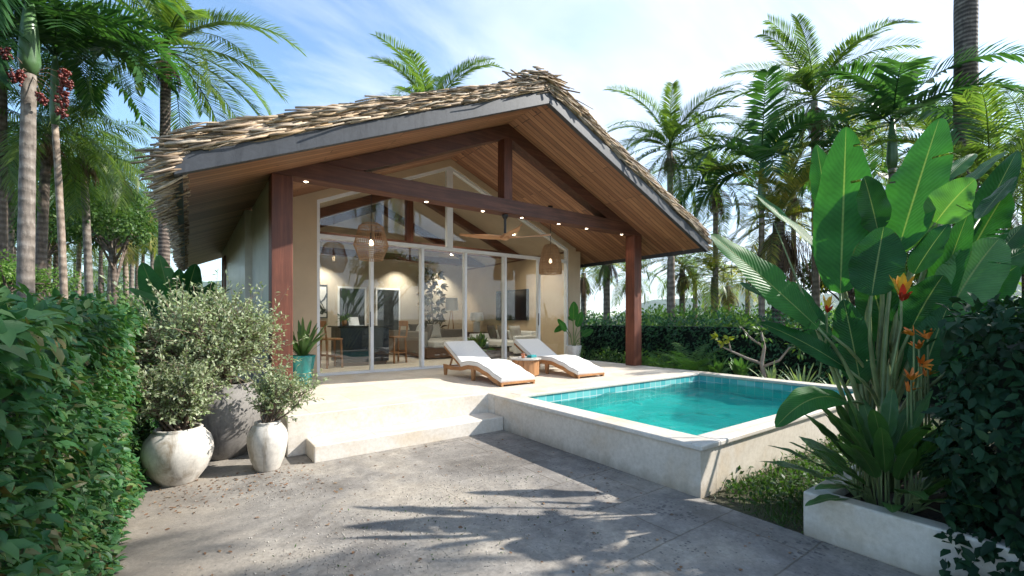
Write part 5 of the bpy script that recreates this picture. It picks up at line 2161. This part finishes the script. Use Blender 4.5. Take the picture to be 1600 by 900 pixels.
def build_palms():
    D, C, Y = M_PALMD, M_PALM, M_PALMY
    # left grove
    palm('dark palm trunk cut off by the left edge of the photo', 2, 13, 60, .15, 'coco', 3.0, 0, D, M_BARKB, rz=.4)
    palm('thick smooth grey palm with green crownshaft and dark red fruit', 39, 9.6, 12, .15, 'royal', 3.2, 0, D, M_BARK, (.06, .02), 16, 1.35, 0, 9, .2)
    palm('ringed brown palm right behind the fruiting palm', 60, 14, 205, .15, 'coco', 2.8, 1, C, M_BARKB, (.2, 0), 22, 0, .5, 0, .9)
    palm('slender palm with long green crownshaft and wide arching fronds', 103, 11.5, 92, .085, 'royal', 3.2, 1, D, M_BARKR, (-.2, 0), 18, 1.7, 0, 0, 1.2)
    palm('straight pale palm halfway between the slender palm and the roof', 141, 16, 238, .13, 'coco', 2.8, 2, C, M_BARK, (-.2, .1), 22, 0, .5, 0, 2.2)
    palm('short distant palm seen between two near trunks on the left', 86, 22, 335, .14, 'coco', 3.0, 0, Y, M_BARKB, (.1, 0), 22, 0, .5, 0, 3.0)
    palm('light brown palm left of a pair near the thatch fringe', 170, 20, 262, .13, 'coco', 3.0, 1, C, M_BARKR, (.3, 0), 22, 0, .5, 0, 4)
    palm('thin dark palm leaning beside its light brown neighbour', 185, 22, 305, .12, 'coco', 2.8, 2, D, M_BARKB, (-.4, 0), 22, 0, 0, 0, 5)
    palm('shorter tan palm with yellow fruit stalks before the thatch fringe', 198, 25, 345, .14, 'coco', 2.8, 0, Y, M_BARKR, (-.1, 0), 22, 0, .7, 0, 1.1)
    palm('thin grey palm close behind the shorter tan palm', 205, 29, 330, .14, 'coco', 3.0, 1, C, M_BARK, (.1, 0), 22, 0, 0, 0, 2.0)
    palm('pale thin palm just left of the thatch fringe', 238, 30, 340, .13, 'coco', 3.0, 2, C, M_BARK, (.0, 0), 22, 0, 0, 0, .3)
    palm('tall date palm with long drooping fronds above the roof corner', 256, 13.6, 78, .165, 'date', 3.9, 0, C, M_BARKN, (.05, 0), 34, 0, .5, 0, 1.9)
    # far palms on the left
    far = [(22, 34, 385, 'small far palm beside the left edge above the hedge'), (118, 38, 410, 'small far palm under the ringed trunks'), (160, 42, 425, 'lowest far palm on the left over the undergrowth'), (214, 40, 395, 'far palm low beside the thatch fringe'), (66, 46, 420, 'faint far palm between the two thickest left trunks')]
    for k, (x, d, cy, lb) in enumerate(far):
        palm(lb, x, d, cy, .16, 'far', 3.6, k % 3, C, M_BARKB, (0, 0), 20, 0, 0, 0, k, group='small far palms')
    for x, d, cy, r, kd, L_, v, mt, bk, lb in (
            (14, 18, 250, .12, 'coco', 3.0, 2, D, M_BARK, 'grey palm between the cut off trunk and the fruiting palm'),
            (75, 26, 290, .13, 'coco', 3.2, 0, C, M_BARKB, 'slim brown palm half hidden by the slender palm'),
            (122, 24, 265, .12, 'coco', 3.0, 1, C, M_BARKR, 'tan palm between the slender palm and the straight pale palm'),
            (156, 31, 320, .13, 'coco', 3.2, 2, D, M_BARKB, 'far thin palm just right of the straight pale palm'),
            (222, 34, 350, .13, 'coco', 3.2, 0, C, M_BARKB, 'farthest slim palm before the thatch fringe')):
        palm(lb, x, d, cy, r, kd, L_, v, mt, bk, (.1, 0), 22, 0, .4, 0, x * .37)
    # behind the roof
    palm('palm whose fronds rise behind the thatched ridge', 676, 25, 186, .16, 'date', 4.9, 1, C, M_BARK, (0, 0), 30, 0, 0, 0, .6)
    # right side
    palm('feathery palm right of the thatched slope', 1050, 16, 232, .13, 'date', 3.0, 1, C, M_BARKR, (.0, .1), 34, 0, .4, 0, 2.3)
    palm('tall feathery palm in the upper right with brown fruit stalks', 1275, 15.5, 158, .13, 'date', 3.3, 0, C, M_BARKR, (-.15, 0), 34, 0, .6, 0, .2)
    palm('slim palm with broad dark fronds arching over the roof tip', 1190, 14, 262, .10, 'royal', 3.0, 0, D, M_BARKR, (.0, 0), 12, 1.3, 0, 0, 1.0)
    palm('dark palm with stiff broad fronds above the paddle leaves', 1394, 13.5, 196, .12, 'royal', 3.5, 1, D, M_BARK, (.0, 0), 13, 1.25, 0, 0, .1)
    palm('very thick scarred palm trunk rising out of the top edge', 1509, 13, -300, .30, 'date', 4.0, 1, C, M_BARKN, (.0, 0), 30, 0, 0, 0, 1.0)
    palm('squat palm wearing a skirt of dead brown fronds', 1216, 14, 345, .20, 'date', 2.6, 0, Y, M_BARKN, (.0, 0), 30, 0, 1.0, 0, 1.4)
    palm('bushy palm behind the thick scarred trunk', 1545, 11.5, 300, .14, 'date', 3.0, 1, C, M_BARKN, (.0, 0), 32, 0, .5, 0, 2.8)
    palm('palm cut by the right edge of the photo', 1606, 13.5, 235, .14, 'coco', 2.9, 2, C, M_BARKN, (.0, 0), 22, 0, 0, 0, 2.8)
    palm('palm low behind the paddle leaves on the right', 1440, 14.5, 330, .14, 'date', 2.7, 1, C, M_BARKN, (.0, 0), 30, 0, .6, 0, .8)
    for x, d, cy, L_, v, mt, lb in ((1118, 20, 285, 3.3, 0, C, 'feathery palm crown between the roof slope and the slim dark palm'), (1330, 20, 245, 3.4, 1, Y, 'yellowish palm crown behind the two tallest paddle leaves'), (1462, 19, 225, 3.2, 0, C, 'feathery palm crown left of the thick scarred trunk'), (1240, 22, 300, 3.2, 1, Y, 'yellowish palm crown above the squat skirted palm')):
        palm(lb, x, d, cy, .13, 'date', L_, v, mt, M_BARKR, (0, 0), 32, 0, .6, 0, x * .21)
    far = [(912, 24, 425, Y, 'drooping palm right beside the house wall corner'), (948, 20, 398, C, 'pale trunked palm between the house and the right post'), (984, 27, 430, C, 'palm half hidden by the right post'), (1047, 21, 405, Y, 'tall pale trunk right of the right post'),
           (1066, 23, 418, C, 'palm leaning against its tall pale neighbour'), (1086, 30, 438, C, 'small far palm over the middle of the back hedge'), (1116, 20, 432, Y, 'yellow fronded palm under the roof tip'), (1137, 26, 446, Y, 'short palm with brown skirt right of the yellow one'), (1168, 30, 440, C, 'small far palm beside the paddle leaf tip')]
    for k, (x, d, cy, mt, lb) in enumerate(far):
        palm(lb, x, d, cy, .17, 'far', 2.7, k % 3, mt, M_BARKR if k % 2 else M_BARK, (0, 0), 17, 0, .6 if k in (0, 1, 2, 4, 7) else 0, 0, k * 1.3, group='small far palms')


def canopy_tree(label, loc, h, rad, n, seed, mat=None, lsize=.10, name='broadleaf_tree', tr=.12):
    rng = np.random.default_rng(seed)
    t = thing(name, label, 'tree', loc)
    m = MB()
    m.tube([(0, 0, -.05), (.05, .02, h * .3), (-.03, .05, h * .55), (0, 0, h * .8)], [tr * 1.3, tr, tr * .8, tr * .4], 10)
    cl = []
    for k in range(16):
        d = unit(rng.normal(0, 1, 3))
        d[2] = abs(d[2]) * .8 - .2
        c = np.array([0, 0, h * .78]) + d * np.array(rad) * rng.uniform(.45, .95)
        cl.append(c)
        s = Vector((0, 0, h * rng.uniform(.4, .7)))
        m.tube([s, s.lerp(Vector(c), .5) + Vector((0, 0, .1)), c], [tr * .45, tr * .3, tr * .1], 6, False)
    m.build('trunk', M_BARKB, t, smooth=True)
    O, D, Nn = [], [], []
    per = n // len(cl)
    for c in cl:
        r = np.mean(rad) * rng.uniform(.28, .48)
        d = unit(rng.normal(0, 1, (per, 3)))
        P = c + d * (r * rng.uniform(.3, 1, per) ** .5)[:, None] * np.array([1, 1, .75])
        O.append(P)
        D.append(d + rng.normal(0, .6, (per, 3)) + np.array([0, 0, -.3]))
        Nn.append(d * .5 + np.array([0, 0, 1]) + rng.normal(0, .4, (per, 3)))
    O, D, Nn = np.concatenate(O), np.concatenate(D), np.concatenate(Nn)
    k = len(O)
    L = rng.uniform(lsize * .6, lsize * 1.3, k)
    leaf_mesh('crown', O, D, Nn, L, L * rng.uniform(.4, .6, k), mat or M_BUSH, t, 'simple')
    return t


def leaf_mass(name, blobs, n, lsize, mat, seed):
    """far undergrowth that reads as one mass: stuff"""
    rng = np.random.default_rng(seed)
    O, D, Nn = [], [], []
    vol = np.array([b[3] * b[4] for b in blobs])
    cnt = (n * vol / vol.sum()).astype(int)
    for (x, y, z, r, rz), c in zip(blobs, cnt):
        d = unit(rng.normal(0, 1, (c, 3)))
        d[:, 2] = np.abs(d[:, 2]) * np.sign(rng.uniform(-.3, 1, c))
        P = np.array([x, y, z]) + d * np.array([r, r, rz]) * (rng.uniform(.5, 1, c) ** .5)[:, None]
        P[:, 2] = np.maximum(P[:, 2], .02)
        O.append(P)
        D.append(d + rng.normal(0, .7, (c, 3)))
        Nn.append(d * .5 + np.array([0, 0, 1]) + rng.normal(0, .4, (c, 3)))
    O, D, Nn = np.concatenate(O), np.concatenate(D), np.concatenate(Nn)
    k = len(O)
    L = rng.uniform(lsize * .6, lsize * 1.4, k)
    o = leaf_mesh(name, O, D, Nn, L, L * rng.uniform(.4, .6, k), mat, None, 'simple')
    o['kind'] = 'stuff'
    return o


def fern(label, loc, n, L, seed, mat=None, rz=0):
    t = thing('fern', label, 'fern', loc, None, rz)
    rng = np.random.default_rng(seed)
    VV, A, B, o = [], [], [], 0
    for k in range(n):
        az = k * 2.4
        q = (k + .5) / n
        V, f4, f3 = frond(rng, L * rng.uniform(.8, 1.1), R(80) - R(50) * q, R(70), 30, L * .16, .022, R(5), .3, .2, .008)
        c, s = math.cos(az), math.sin(az)
        V = np.stack([V[:, 0] * c - V[:, 1] * s, V[:, 0] * s + V[:, 1] * c, V[:, 2]], 1)
        VV.append(V)
        A.append(f4 + o)
        B.append(f3 + o)
        o += len(V)
    np_mesh('fronds', np.concatenate(VV), [np.concatenate(A), np.concatenate(B)], mat or M_FERN, t)
    return t


def low_bush(label, loc, rad, n, ls, mat, seed, name='low_bush', cat='bush'):
    rng = np.random.default_rng(seed)
    t = thing(name, label, cat, loc)
    d = unit(rng.normal(0, 1, (n, 3)))
    d[:, 2] = np.abs(d[:, 2])
    P = d * np.array(rad) * (rng.uniform(.3, 1, n) ** .5)[:, None]
    L = rng.uniform(ls * .6, ls * 1.3, n)
    leaf_mesh('foliage', P, d + rng.normal(0, .6, (n, 3)), d * .5 + np.array([0, 0, 1]) + rng.normal(0, .4, (n, 3)), L, L * rng.uniform(.4, .6, n), mat, t)
    m = MB()
    for k in range(9):
        a = k * .7
        m.tube([(0, 0, -.02), (rad[0] * .5 * math.cos(a), rad[1] * .5 * math.sin(a), rad[2] * .6)], [.012, .005], 5)
    m.build('stems', M_TWIG, t)
    return t


def build_garden():
    hedge('hedge', 'tall clipped green hedge with large leaves filling the left foreground', -1.5, -.40, 1.25, 9.2, 1.53, [('+x', 2500, (1.25, 4.2)), ('+x', 1500, (4.2, 9.2)), ('+z', 1100, (1.7, 9.2)), ('+y', 300, None), ('-y', 500, None)], .060, M_HEDGE, 41, .11)
    # hedge dark and near on the right, spilling over the planter
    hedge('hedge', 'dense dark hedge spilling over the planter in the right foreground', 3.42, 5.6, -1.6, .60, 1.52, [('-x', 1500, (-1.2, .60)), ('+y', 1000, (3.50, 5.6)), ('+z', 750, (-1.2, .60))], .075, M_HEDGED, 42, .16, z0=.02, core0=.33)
    # trailing shoots over the planter wall belong to the dark hedge
    hedge('hedge', 'long dark green hedge behind the pool and right post', 10.5, 11.7, -3.5, 16.0, 1.50, [('-x', 330, (0.5, 16.0)), ('+z', 160, (0, 16))], .11, M_HEDGEB, 43, .18, tmpl='simple')
    fern('arching fern in the bed behind the pool corner', (9.25, 5.85, .05), 34, 1.3, 1)
    fern('smaller fern left of the arching fern', (9.5, 6.9, .05), 22, .95, 2, rz=1)
    low_bush('round bright bush just right of the right post', (9.0, 6.55, 0), (.42, .42, .62), 700, .07, M_BUSHB, 3)
    low_bush('yellow green low bush at the deck edge', (8.85, 6.0, 0), (.3, .3, .55), 420, .06, M_BUSHB, 31)
    low_bush('green bush between the white pot and the right post', (9.2, 8.3, 0), (.6, .9, .72), 900, .08, M_BUSH, 4)
    low_bush('feathery green bush left of the right post', (9.3, 7.4, 0), (.5, .5, .80), 800, .08, M_BUSHB, 5)
    for k, (x, y, lb) in enumerate(((8.95, 5.05, 'broad leaved lily behind the far pool corner'), (9.05, 4.62, 'broad leaved lily nearest the bare branched small tree'))):
        t = thing('garden_lily', lb, 'lily', (x, y, 0), 'lilies in the bed behind the pool')
        blades(t, (0, 0, .25), 14, .40, .55, .13, M_LILY, 60 + k, spread=.5)
        m = MB()
        m.tube([(0, 0, -.02), (0, 0, .3)], .03, 8)
        m.build('stem', M_STEM, t)
    for k, (x, y, lb) in enumerate(((8.95, 3.95, 'spiky striped plant right of the bare branched small tree'), (8.95, 3.45, 'middle spiky striped plant behind the pool'), (9.0, 2.9, 'spiky striped plant farthest right behind the pool'))):
        t = thing('spiky_plant', lb, 'spiky plant', (x, y, .0), 'spiky plants behind the pool')
        blades(t, (0, 0, .12), 26, .45, .68, .045, M_SPIKE, 70 + k, spread=.7)
        m = MB()
        m.tube([(0, 0, -.02), (0, 0, .16)], .05, 8)
        m.build('stem', M_STEM, t)
    # frangipani: bare branching stem with a few yellow leaves
    t = thing('small_tree', 'small frangipani with pale bare branches and few yellow leaves', 'small tree', (9.25, 4.25, 0))
    m = MB()
    m.tube([(0, 0, -.02), (.02, 0, .35), (-.02, .03, .62), (.03, .0, .95), (.0, .05, 1.25)], [.05, .045, .04, .03, .022], 8)
    m.tube([(-.02, .03, .62), (-.12, .28, .72), (-.2, .55, .85), (-.2, .62, 1.1)], [.032, .026, .02, .014], 7)
    m.tube([(-.02, .03, .55), (.1, -.25, .70), (.12, -.42, .95), (.1, -.6, 1.0)], [.03, .024, .018, .012], 7)
    m.tube([(.03, 0, .95), (.0, .25, 1.12), (.0, .45, 1.35)], [.024, .018, .012], 7)
    m.tube([(-.2, .55, .85), (-.2, .80, .95), (-.2, .85, 1.12)], [.018, .014, .010], 6)
    m.build('trunk', M_TRUNKL, t, smooth=True)
    rng = np.random.default_rng(7)
    tips = [(-.2, .62, 1.1), (-.2, .85, 1.12), (-.22, .70, 1.0)]
    O, D = [], []
    for p in tips:
        for q in range(9):
            O.append(np.array(p))
            D.append(unit(rng.normal(0, 1, 3) + np.array([0, 0, .4])))
    n = len(O)
    leaf_mesh('yellow_leaves', np.array(O), np.array(D), rng.normal(0, 1, (n, 3)) + np.array([0, 0, 1]), rng.uniform(.10, .17, n), rng.uniform(.05, .08, n), M_YLEAF, t)
    O, D = [], []
    for p in ((.0, .05, 1.25), (.1, -.6, 1.0), (0, .45, 1.35)):
        for q in range(60):
            d = unit(rng.normal(0, 1, 3) + np.array([0, 0, .4]))
            O.append(np.array(p) + d * rng.uniform(0, .22))
            D.append(d)
    n = len(O)
    leaf_mesh('green_leaves', np.array(O), np.array(D), rng.normal(0, 1, (n, 3)) + np.array([0, 0, 1]), rng.uniform(.08, .14, n), rng.uniform(.04, .06, n), M_BUSH, t)
    # undergrowth: far masses
    rng = np.random.default_rng(14)
    bl = []
    for k in range(70):
        px_ = rng.uniform(-60, 330)
        d = rng.uniform(13, 34)
        p = at(px_, HY, d)
        r = rng.uniform(.7, 1.8)
        bl.append((p.x, p.y, 0, r, rng.uniform(1.5, 1.5 + .055 * d + .7)))
    leaf_mass('undergrowth', bl, 26000, .17, M_BUSH, 15)
    bl = []
    for k in range(60):
        px_ = rng.uniform(880, 1700)
        d = rng.uniform(14, 30)
        p = at(px_, HY, d)
        if p.x < 12.5:
            continue
        r = rng.uniform(.8, 1.7)
        bl.append((p.x, p.y, 0, r, rng.uniform(1.3, 2.1 + (.8 if px_ > 1200 else 0))))
    for k in range(46):
        p = at(rng.uniform(905, 1240), HY, rng.uniform(13.2, 18))
        if p.x < 12.3:
            continue
        bl.append((p.x, p.y, 0, rng.uniform(.6, 1.1), rng.uniform(1.6, 2.1)))
    leaf_mass('undergrowth', bl, 36000, .15, M_BUSHB, 16)
    bl = []
    for k in range(60):
        p = at(rng.uniform(-120, 330), HY, rng.uniform(38, 60))
        bl.append((p.x, p.y, 0, rng.uniform(1.8, 3.2), rng.uniform(3.2, 6.2)))
    for k in range(70):
        p = at(rng.uniform(880, 1750), HY, rng.uniform(40, 60))
        bl.append((p.x, p.y, 0, rng.uniform(1.8, 3.0), rng.uniform(2.0, 3.0)))
    leaf_mass('treeline', bl, 40000, .34, M_BUSH, 26)
    p = at(1330, HY, 17)
    canopy_tree('leafy green tree behind the paddle leaves and squat palm', (p.x, p.y, 0), 3.9, (1.9, 1.9, 1.2), 9000, 17, M_BUSH, .13)
    p = at(1490, HY, 13)
    canopy_tree('loose leafy tree at the right behind the thick palm trunk', (p.x, p.y, 0), 4.0, (1.6, 1.6, 1.3), 6000, 18, M_BUSHB, .13)
    p = at(178, HY, 18)
    canopy_tree('loose leafy tree between the palms near the thatch fringe', (p.x, p.y, 0), 6.6, (2.2, 2.2, 1.8), 5200, 19, M_BUSH, .16)
    p = at(18, HY, 12)
    canopy_tree('bushy tree low between the trunks at the left edge', (p.x, p.y, 0), 3.2, (1.2, 1.2, .9), 5000, 20, M_BUSHB, .09)
    p = at(60, HY, 20)
    canopy_tree('loose leafy tree high behind the two thickest left trunks', (p.x, p.y, 0), 7.4, (2.4, 2.4, 2.2), 6000, 27, M_BUSH, .17)
    # grass strip between pool and planter
    rng = np.random.default_rng(24)
    n = 9000
    O = np.stack([rng.uniform(3.48, 8.3, n), rng.uniform(1.34, 2.08, n), np.zeros(n)], 1)
    keep = rng.uniform(0, 1, n) < np.clip(.45 + fold_noise(O, rng, .5, 3.0), .08, 1)
    O = O[keep]
    n = len(O)
    D = np.array([0, 0, 1.0]) + rng.normal(0, .55, (n, 3))
    D[:, 2] = np.abs(D[:, 2]) + .15
    o = leaf_mesh('grass', O, D, rng.normal(0, 1, (n, 3)), rng.uniform(.04, .12, n), rng.uniform(.006, .012, n), M_GRASS, None, 'simple')
    o['kind'] = 'stuff'
    n = 2600
    P = np.stack([3.6 + 4.2 * rng.uniform(0, 1, n) ** .8, rng.uniform(1.5, 2.06, n), np.zeros(n)], 1)
    cl = rng.normal(0, .03, (n, 3))
    P = P + cl
    P[:, 2] = rng.uniform(.01, .13, n)
    D = rng.normal(0, 1, (n, 3)) + np.array([0, 0, .3])
    o = leaf_mesh('ground_cover', P, D, np.array([0, 0, 1.0]) + rng.normal(0, .4, (n, 3)), rng.uniform(.03, .06, n), rng.uniform(.02, .035, n), M_GRASS, None, 'simple')
    o['kind'] = 'stuff'
    # leaf litter and grit on the paving
    n = 760
    O = np.stack([rng.uniform(-.3, 3.4, n), rng.uniform(1.2, 5.0, n), np.full(n, .010)], 1)
    near_pots = rng.uniform(0, 1, n) < .4
    O[near_pots, 0] = rng.uniform(-.25, 1.0, near_pots.sum())
    O[near_pots, 1] = rng.uniform(4.3, 5.1, near_pots.sum())
    a = rng.uniform(0, 6.28, n)
    D = np.stack([np.cos(a), np.sin(a), rng.normal(.05, .12, n)], 1)
    L = rng.uniform(.012, .05, n) * rng.uniform(.5, 1, n)
    o = leaf_mesh('leaf_litter', O, D, np.array([0, 0, 1.0]) + rng.normal(0, .25, (n, 3)), L, L * rng.uniform(.35, .6, n), M_LITTER)
    o['kind'] = 'stuff'
    # loose grit washed together in patches
    n = 3600
    c = np.array([(.6, 3.0), (1.2, 3.1), (1.7, 3.3), (1.1, 2.6), (.3, 2.6), (2.2, 3.7), (1.9, 2.6), (.7, 4.2)])
    k = rng.integers(0, len(c), n)
    xy = c[k] + rng.normal(0, .33, (n, 2))
    ok = (xy[:, 0] > -.35) & (xy[:, 0] < 3.35) & (xy[:, 1] < 4.9)
    xy = xy[ok]
    n = len(xy)
    r = rng.uniform(.0025, .009, n) * rng.uniform(.5, 1, n)
    U = np.array([(1, 0, 0), (0, 1, 0), (-1, 0, 0), (0, -1, 0), (0, 0, .7), (0, 0, -.5)])
    V = U[None] * r[:, None, None] * rng.uniform(.7, 1.3, (n, 6, 1)) + np.concatenate([xy, np.full((n, 1), .008)], 1)[:, None, :]
    T = np.array([(0, 1, 4), (1, 2, 4), (2, 3, 4), (3, 0, 4), (1, 0, 5), (2, 1, 5), (3, 2, 5), (0, 3, 5)])
    o = np_mesh('gravel', V.reshape(-1, 3), [(T[None] + (np.arange(n) * 6)[:, None, None]).reshape(-1, 3)], M_GRIT, None, False)
    o['kind'] = 'stuff'
    n = 160
    O = np.stack([rng.normal(1.55, .55, n), rng.normal(2.9, .55, n), np.full(n, .008)], 1)
    D = np.array([0, 0, .6]) + rng.normal(0, .6, (n, 3))
    o = leaf_mesh('weeds', O, D, rng.normal(0, 1, (n, 3)) + np.array([0, 0, .4]), rng.uniform(.012, .035, n), rng.uniform(.005, .012, n), M_GRASS, None, 'simple')
    o['kind'] = 'stuff'


def build_outside_trees():
    """trees standing to the right of the photographer, outside the frame; their shade falls on the paving"""
    palm('tall palm just outside the right edge over the near hedge', 2424, 2.88, -959, .11, 'coco', 2.5, 1, M_PALM, M_BARK, (0, 0), 18, 0, 0, 0, .7)
    canopy_tree('leafy shade tree standing right of the frame', (7.4, -1.9, 0), 4.7, (2.0, 1.5, 1.2), 9000, 90, M_BUSH, .14)


# ------------------------------------------------------------------ light, sky, camera
SUN_DIR = Vector((-1.19, .58, -1)).normalized()     # the way the light travels


def build_light():
    w = bpy.data.worlds.new('World')
    sc.world = w
    w.use_nodes = True
    N, L = w.node_tree.nodes, w.node_tree.links
    bg = N['Background']
    sky = N.new('ShaderNodeTexSky')
    sky.sky_type = 'NISHITA'
    sky.sun_disc = False
    el = math.asin(-SUN_DIR.z)
    az = math.atan2(-SUN_DIR.x, -SUN_DIR.y)
    sky.sun_elevation = el
    sky.sun_rotation = az
    sky.air_density = 1.0
    sky.dust_density = .25
    sky.ozone_density = .8
    # thin high cloud
    tc = N.new('ShaderNodeTexCoord')
    sp = N.new('ShaderNodeSeparateXYZ')
    L.new(tc.outputs['Generated'], sp.inputs[0])
    zc = mathn(N, L, 'ADD', mathn(N, L, 'MAXIMUM', sp.outputs['Z'], 0.0), .16)
    cx = N.new('ShaderNodeCombineXYZ')
    L.new(mathn(N, L, 'DIVIDE', sp.outputs['X'], zc), cx.inputs[0])
    L.new(mathn(N, L, 'DIVIDE', sp.outputs['Y'], zc), cx.inputs[1])
    mp = N.new('ShaderNodeMapping')
    mp.inputs['Rotation'].default_value = (0, 0, R(30))
    mp.inputs['Scale'].default_value = (.55, 1.5, 1)
    L.new(cx.outputs[0], mp.inputs['Vector'])
    n1 = noise(N, L, mp.outputs[0], 1.1, 9, .62, .9)
    mp2 = N.new('ShaderNodeMapping')
    mp2.inputs['Location'].default_value = (3.1, 1.7, 0)
    L.new(cx.outputs[0], mp2.inputs['Vector'])
    n2 = noise(N, L, mp2.outputs[0], .55, 5, .5, .3)
    f = mathn(N, L, 'ADD', mathn(N, L, 'MULTIPLY', n1.outputs['Fac'], .65), mathn(N, L, 'MULTIPLY', n2.outputs['Fac'], .5))
    # more cloud to the right (towards +X -Y)
    side = mathn(N, L, 'SUBTRACT', mathn(N, L, 'MULTIPLY', sp.outputs['X'], .16), mathn(N, L, 'MULTIPLY', sp.outputs['Y'], .10))
    f = mathn(N, L, 'ADD', f, side)
    # whiter near the horizon
    hz = mathn(N, L, 'MULTIPLY', mathn(N, L, 'SUBTRACT', .30, sp.outputs['Z'], True), .3)
    f = mathn(N, L, 'ADD', f, hz)
    cr = ramp(N, [(.50, (0, 0, 0)), (.62, (.34,) * 3), (.82, (.85,) * 3)])
    L.new(f, cr.inputs['Fac'])
    col = mixc(N, L, cr.outputs['Color'], mixc(N, L, 1, sky.outputs['Color'], (.86, 1.0, 1.05), 'MULTIPLY'), (4.3, 4.55, 5.1))
    L.new(col, bg.inputs['Color'])
    bg.inputs['Strength'].default_value = .14
    s = bpy.data.lights.new('sun', 'SUN')
    s.energy = 4.0
    s.angle = R(.53)
    s.color = (1.0, .955, .88)
    o = bpy.data.objects.new('sun', s)
    COL.objects.link(o)
    o.rotation_euler = SUN_DIR.to_track_quat('-Z', 'Y').to_euler()
    o.location = (12, -6, 14)

    def spot(loc, e, size=R(110), tgt=(0, 0, -1)):
        l = bpy.data.lights.new('ceiling_spot_light', 'SPOT')
        l.energy = e
        l.spot_size = size
        l.spot_blend = .8
        l.color = (1, .90, .77)
        l.shadow_soft_size = .05
        q = bpy.data.objects.new('ceiling_spot_light', l)
        COL.objects.link(q)
        q.location = loc
        q.rotation_euler = Vector(tgt).to_track_quat('-Z', 'Y').to_euler()
    for x in (3.4, 5.85, 7.5):
        spot((x, 14.25, 3.45), 90, R(100), (0, .25, -1))
    for x, y in ((2.2, 10.0), (3.6, 9.9), (5.9, 10.0), (7.3, 10.0)):
        spot((x, y, ceil_z(x) - .12), 75, R(140))
    for x in (1.33, 3.13, 4.20, 5.06, 5.98, 6.76, 7.86):
        spot((x, 6.655, 3.38), 6, R(100))


def build_camera():
    c = bpy.data.cameras.new('camera')
    c.sensor_width = 36
    c.lens = 36 * FPX / 1600
    c.shift_y = (HY - 450) / 1600
    c.clip_start = .05
    c.clip_end = 9000
    o = bpy.data.objects.new('camera', c)
    COL.objects.link(o)
    o.location = (0, 0, EYE)
    o.rotation_euler = (PI / 2, 0, YAW - PI / 2)
    sc.camera = o


build_ground()
build_hills()
build_pool()
build_house()
build_loungers()
build_pendants_and_fan()
build_interior()
build_pots()
build_planter()
build_big_plant()
build_palms()
build_garden()
build_outside_trees()
def build_haze():
    m = bpy.data.materials.new('haze')
    m.use_nodes = True
    nt = m.node_tree
    nt.nodes.remove(nt.nodes['Principled BSDF'])
    v = nt.nodes.new('ShaderNodeVolumePrincipled')
    v.inputs['Color'].default_value = (.80, .87, .95, 1)
    v.inputs['Density'].default_value = .00010
    v.inputs['Anisotropy'].default_value = .2
    nt.links.new(v.outputs[0], nt.nodes['Material Output'].inputs['Volume'])
    b = MB()
    b.box(-4300, 4300, -4300, 4300, -3.2, 330)
    structure(b.build('haze', m), 'stuff')


build_haze()
build_light()
build_camera()

sc.render.engine = 'CYCLES'
cy = sc.cycles
cy.use_denoising = True
cy.max_bounces = 8
cy.diffuse_bounces = 3
cy.glossy_bounces = 4
cy.transmission_bounces = 6
cy.transparent_max_bounces = 14
cy.caustics_reflective = False
cy.caustics_refractive = False
cy.sample_clamp_indirect = 6
vs = sc.view_settings
vs.view_transform = 'Standard'
vs.look = 'None'
vs.gamma = 1
vs.exposure = 1.15
vs.use_curve_mapping = False
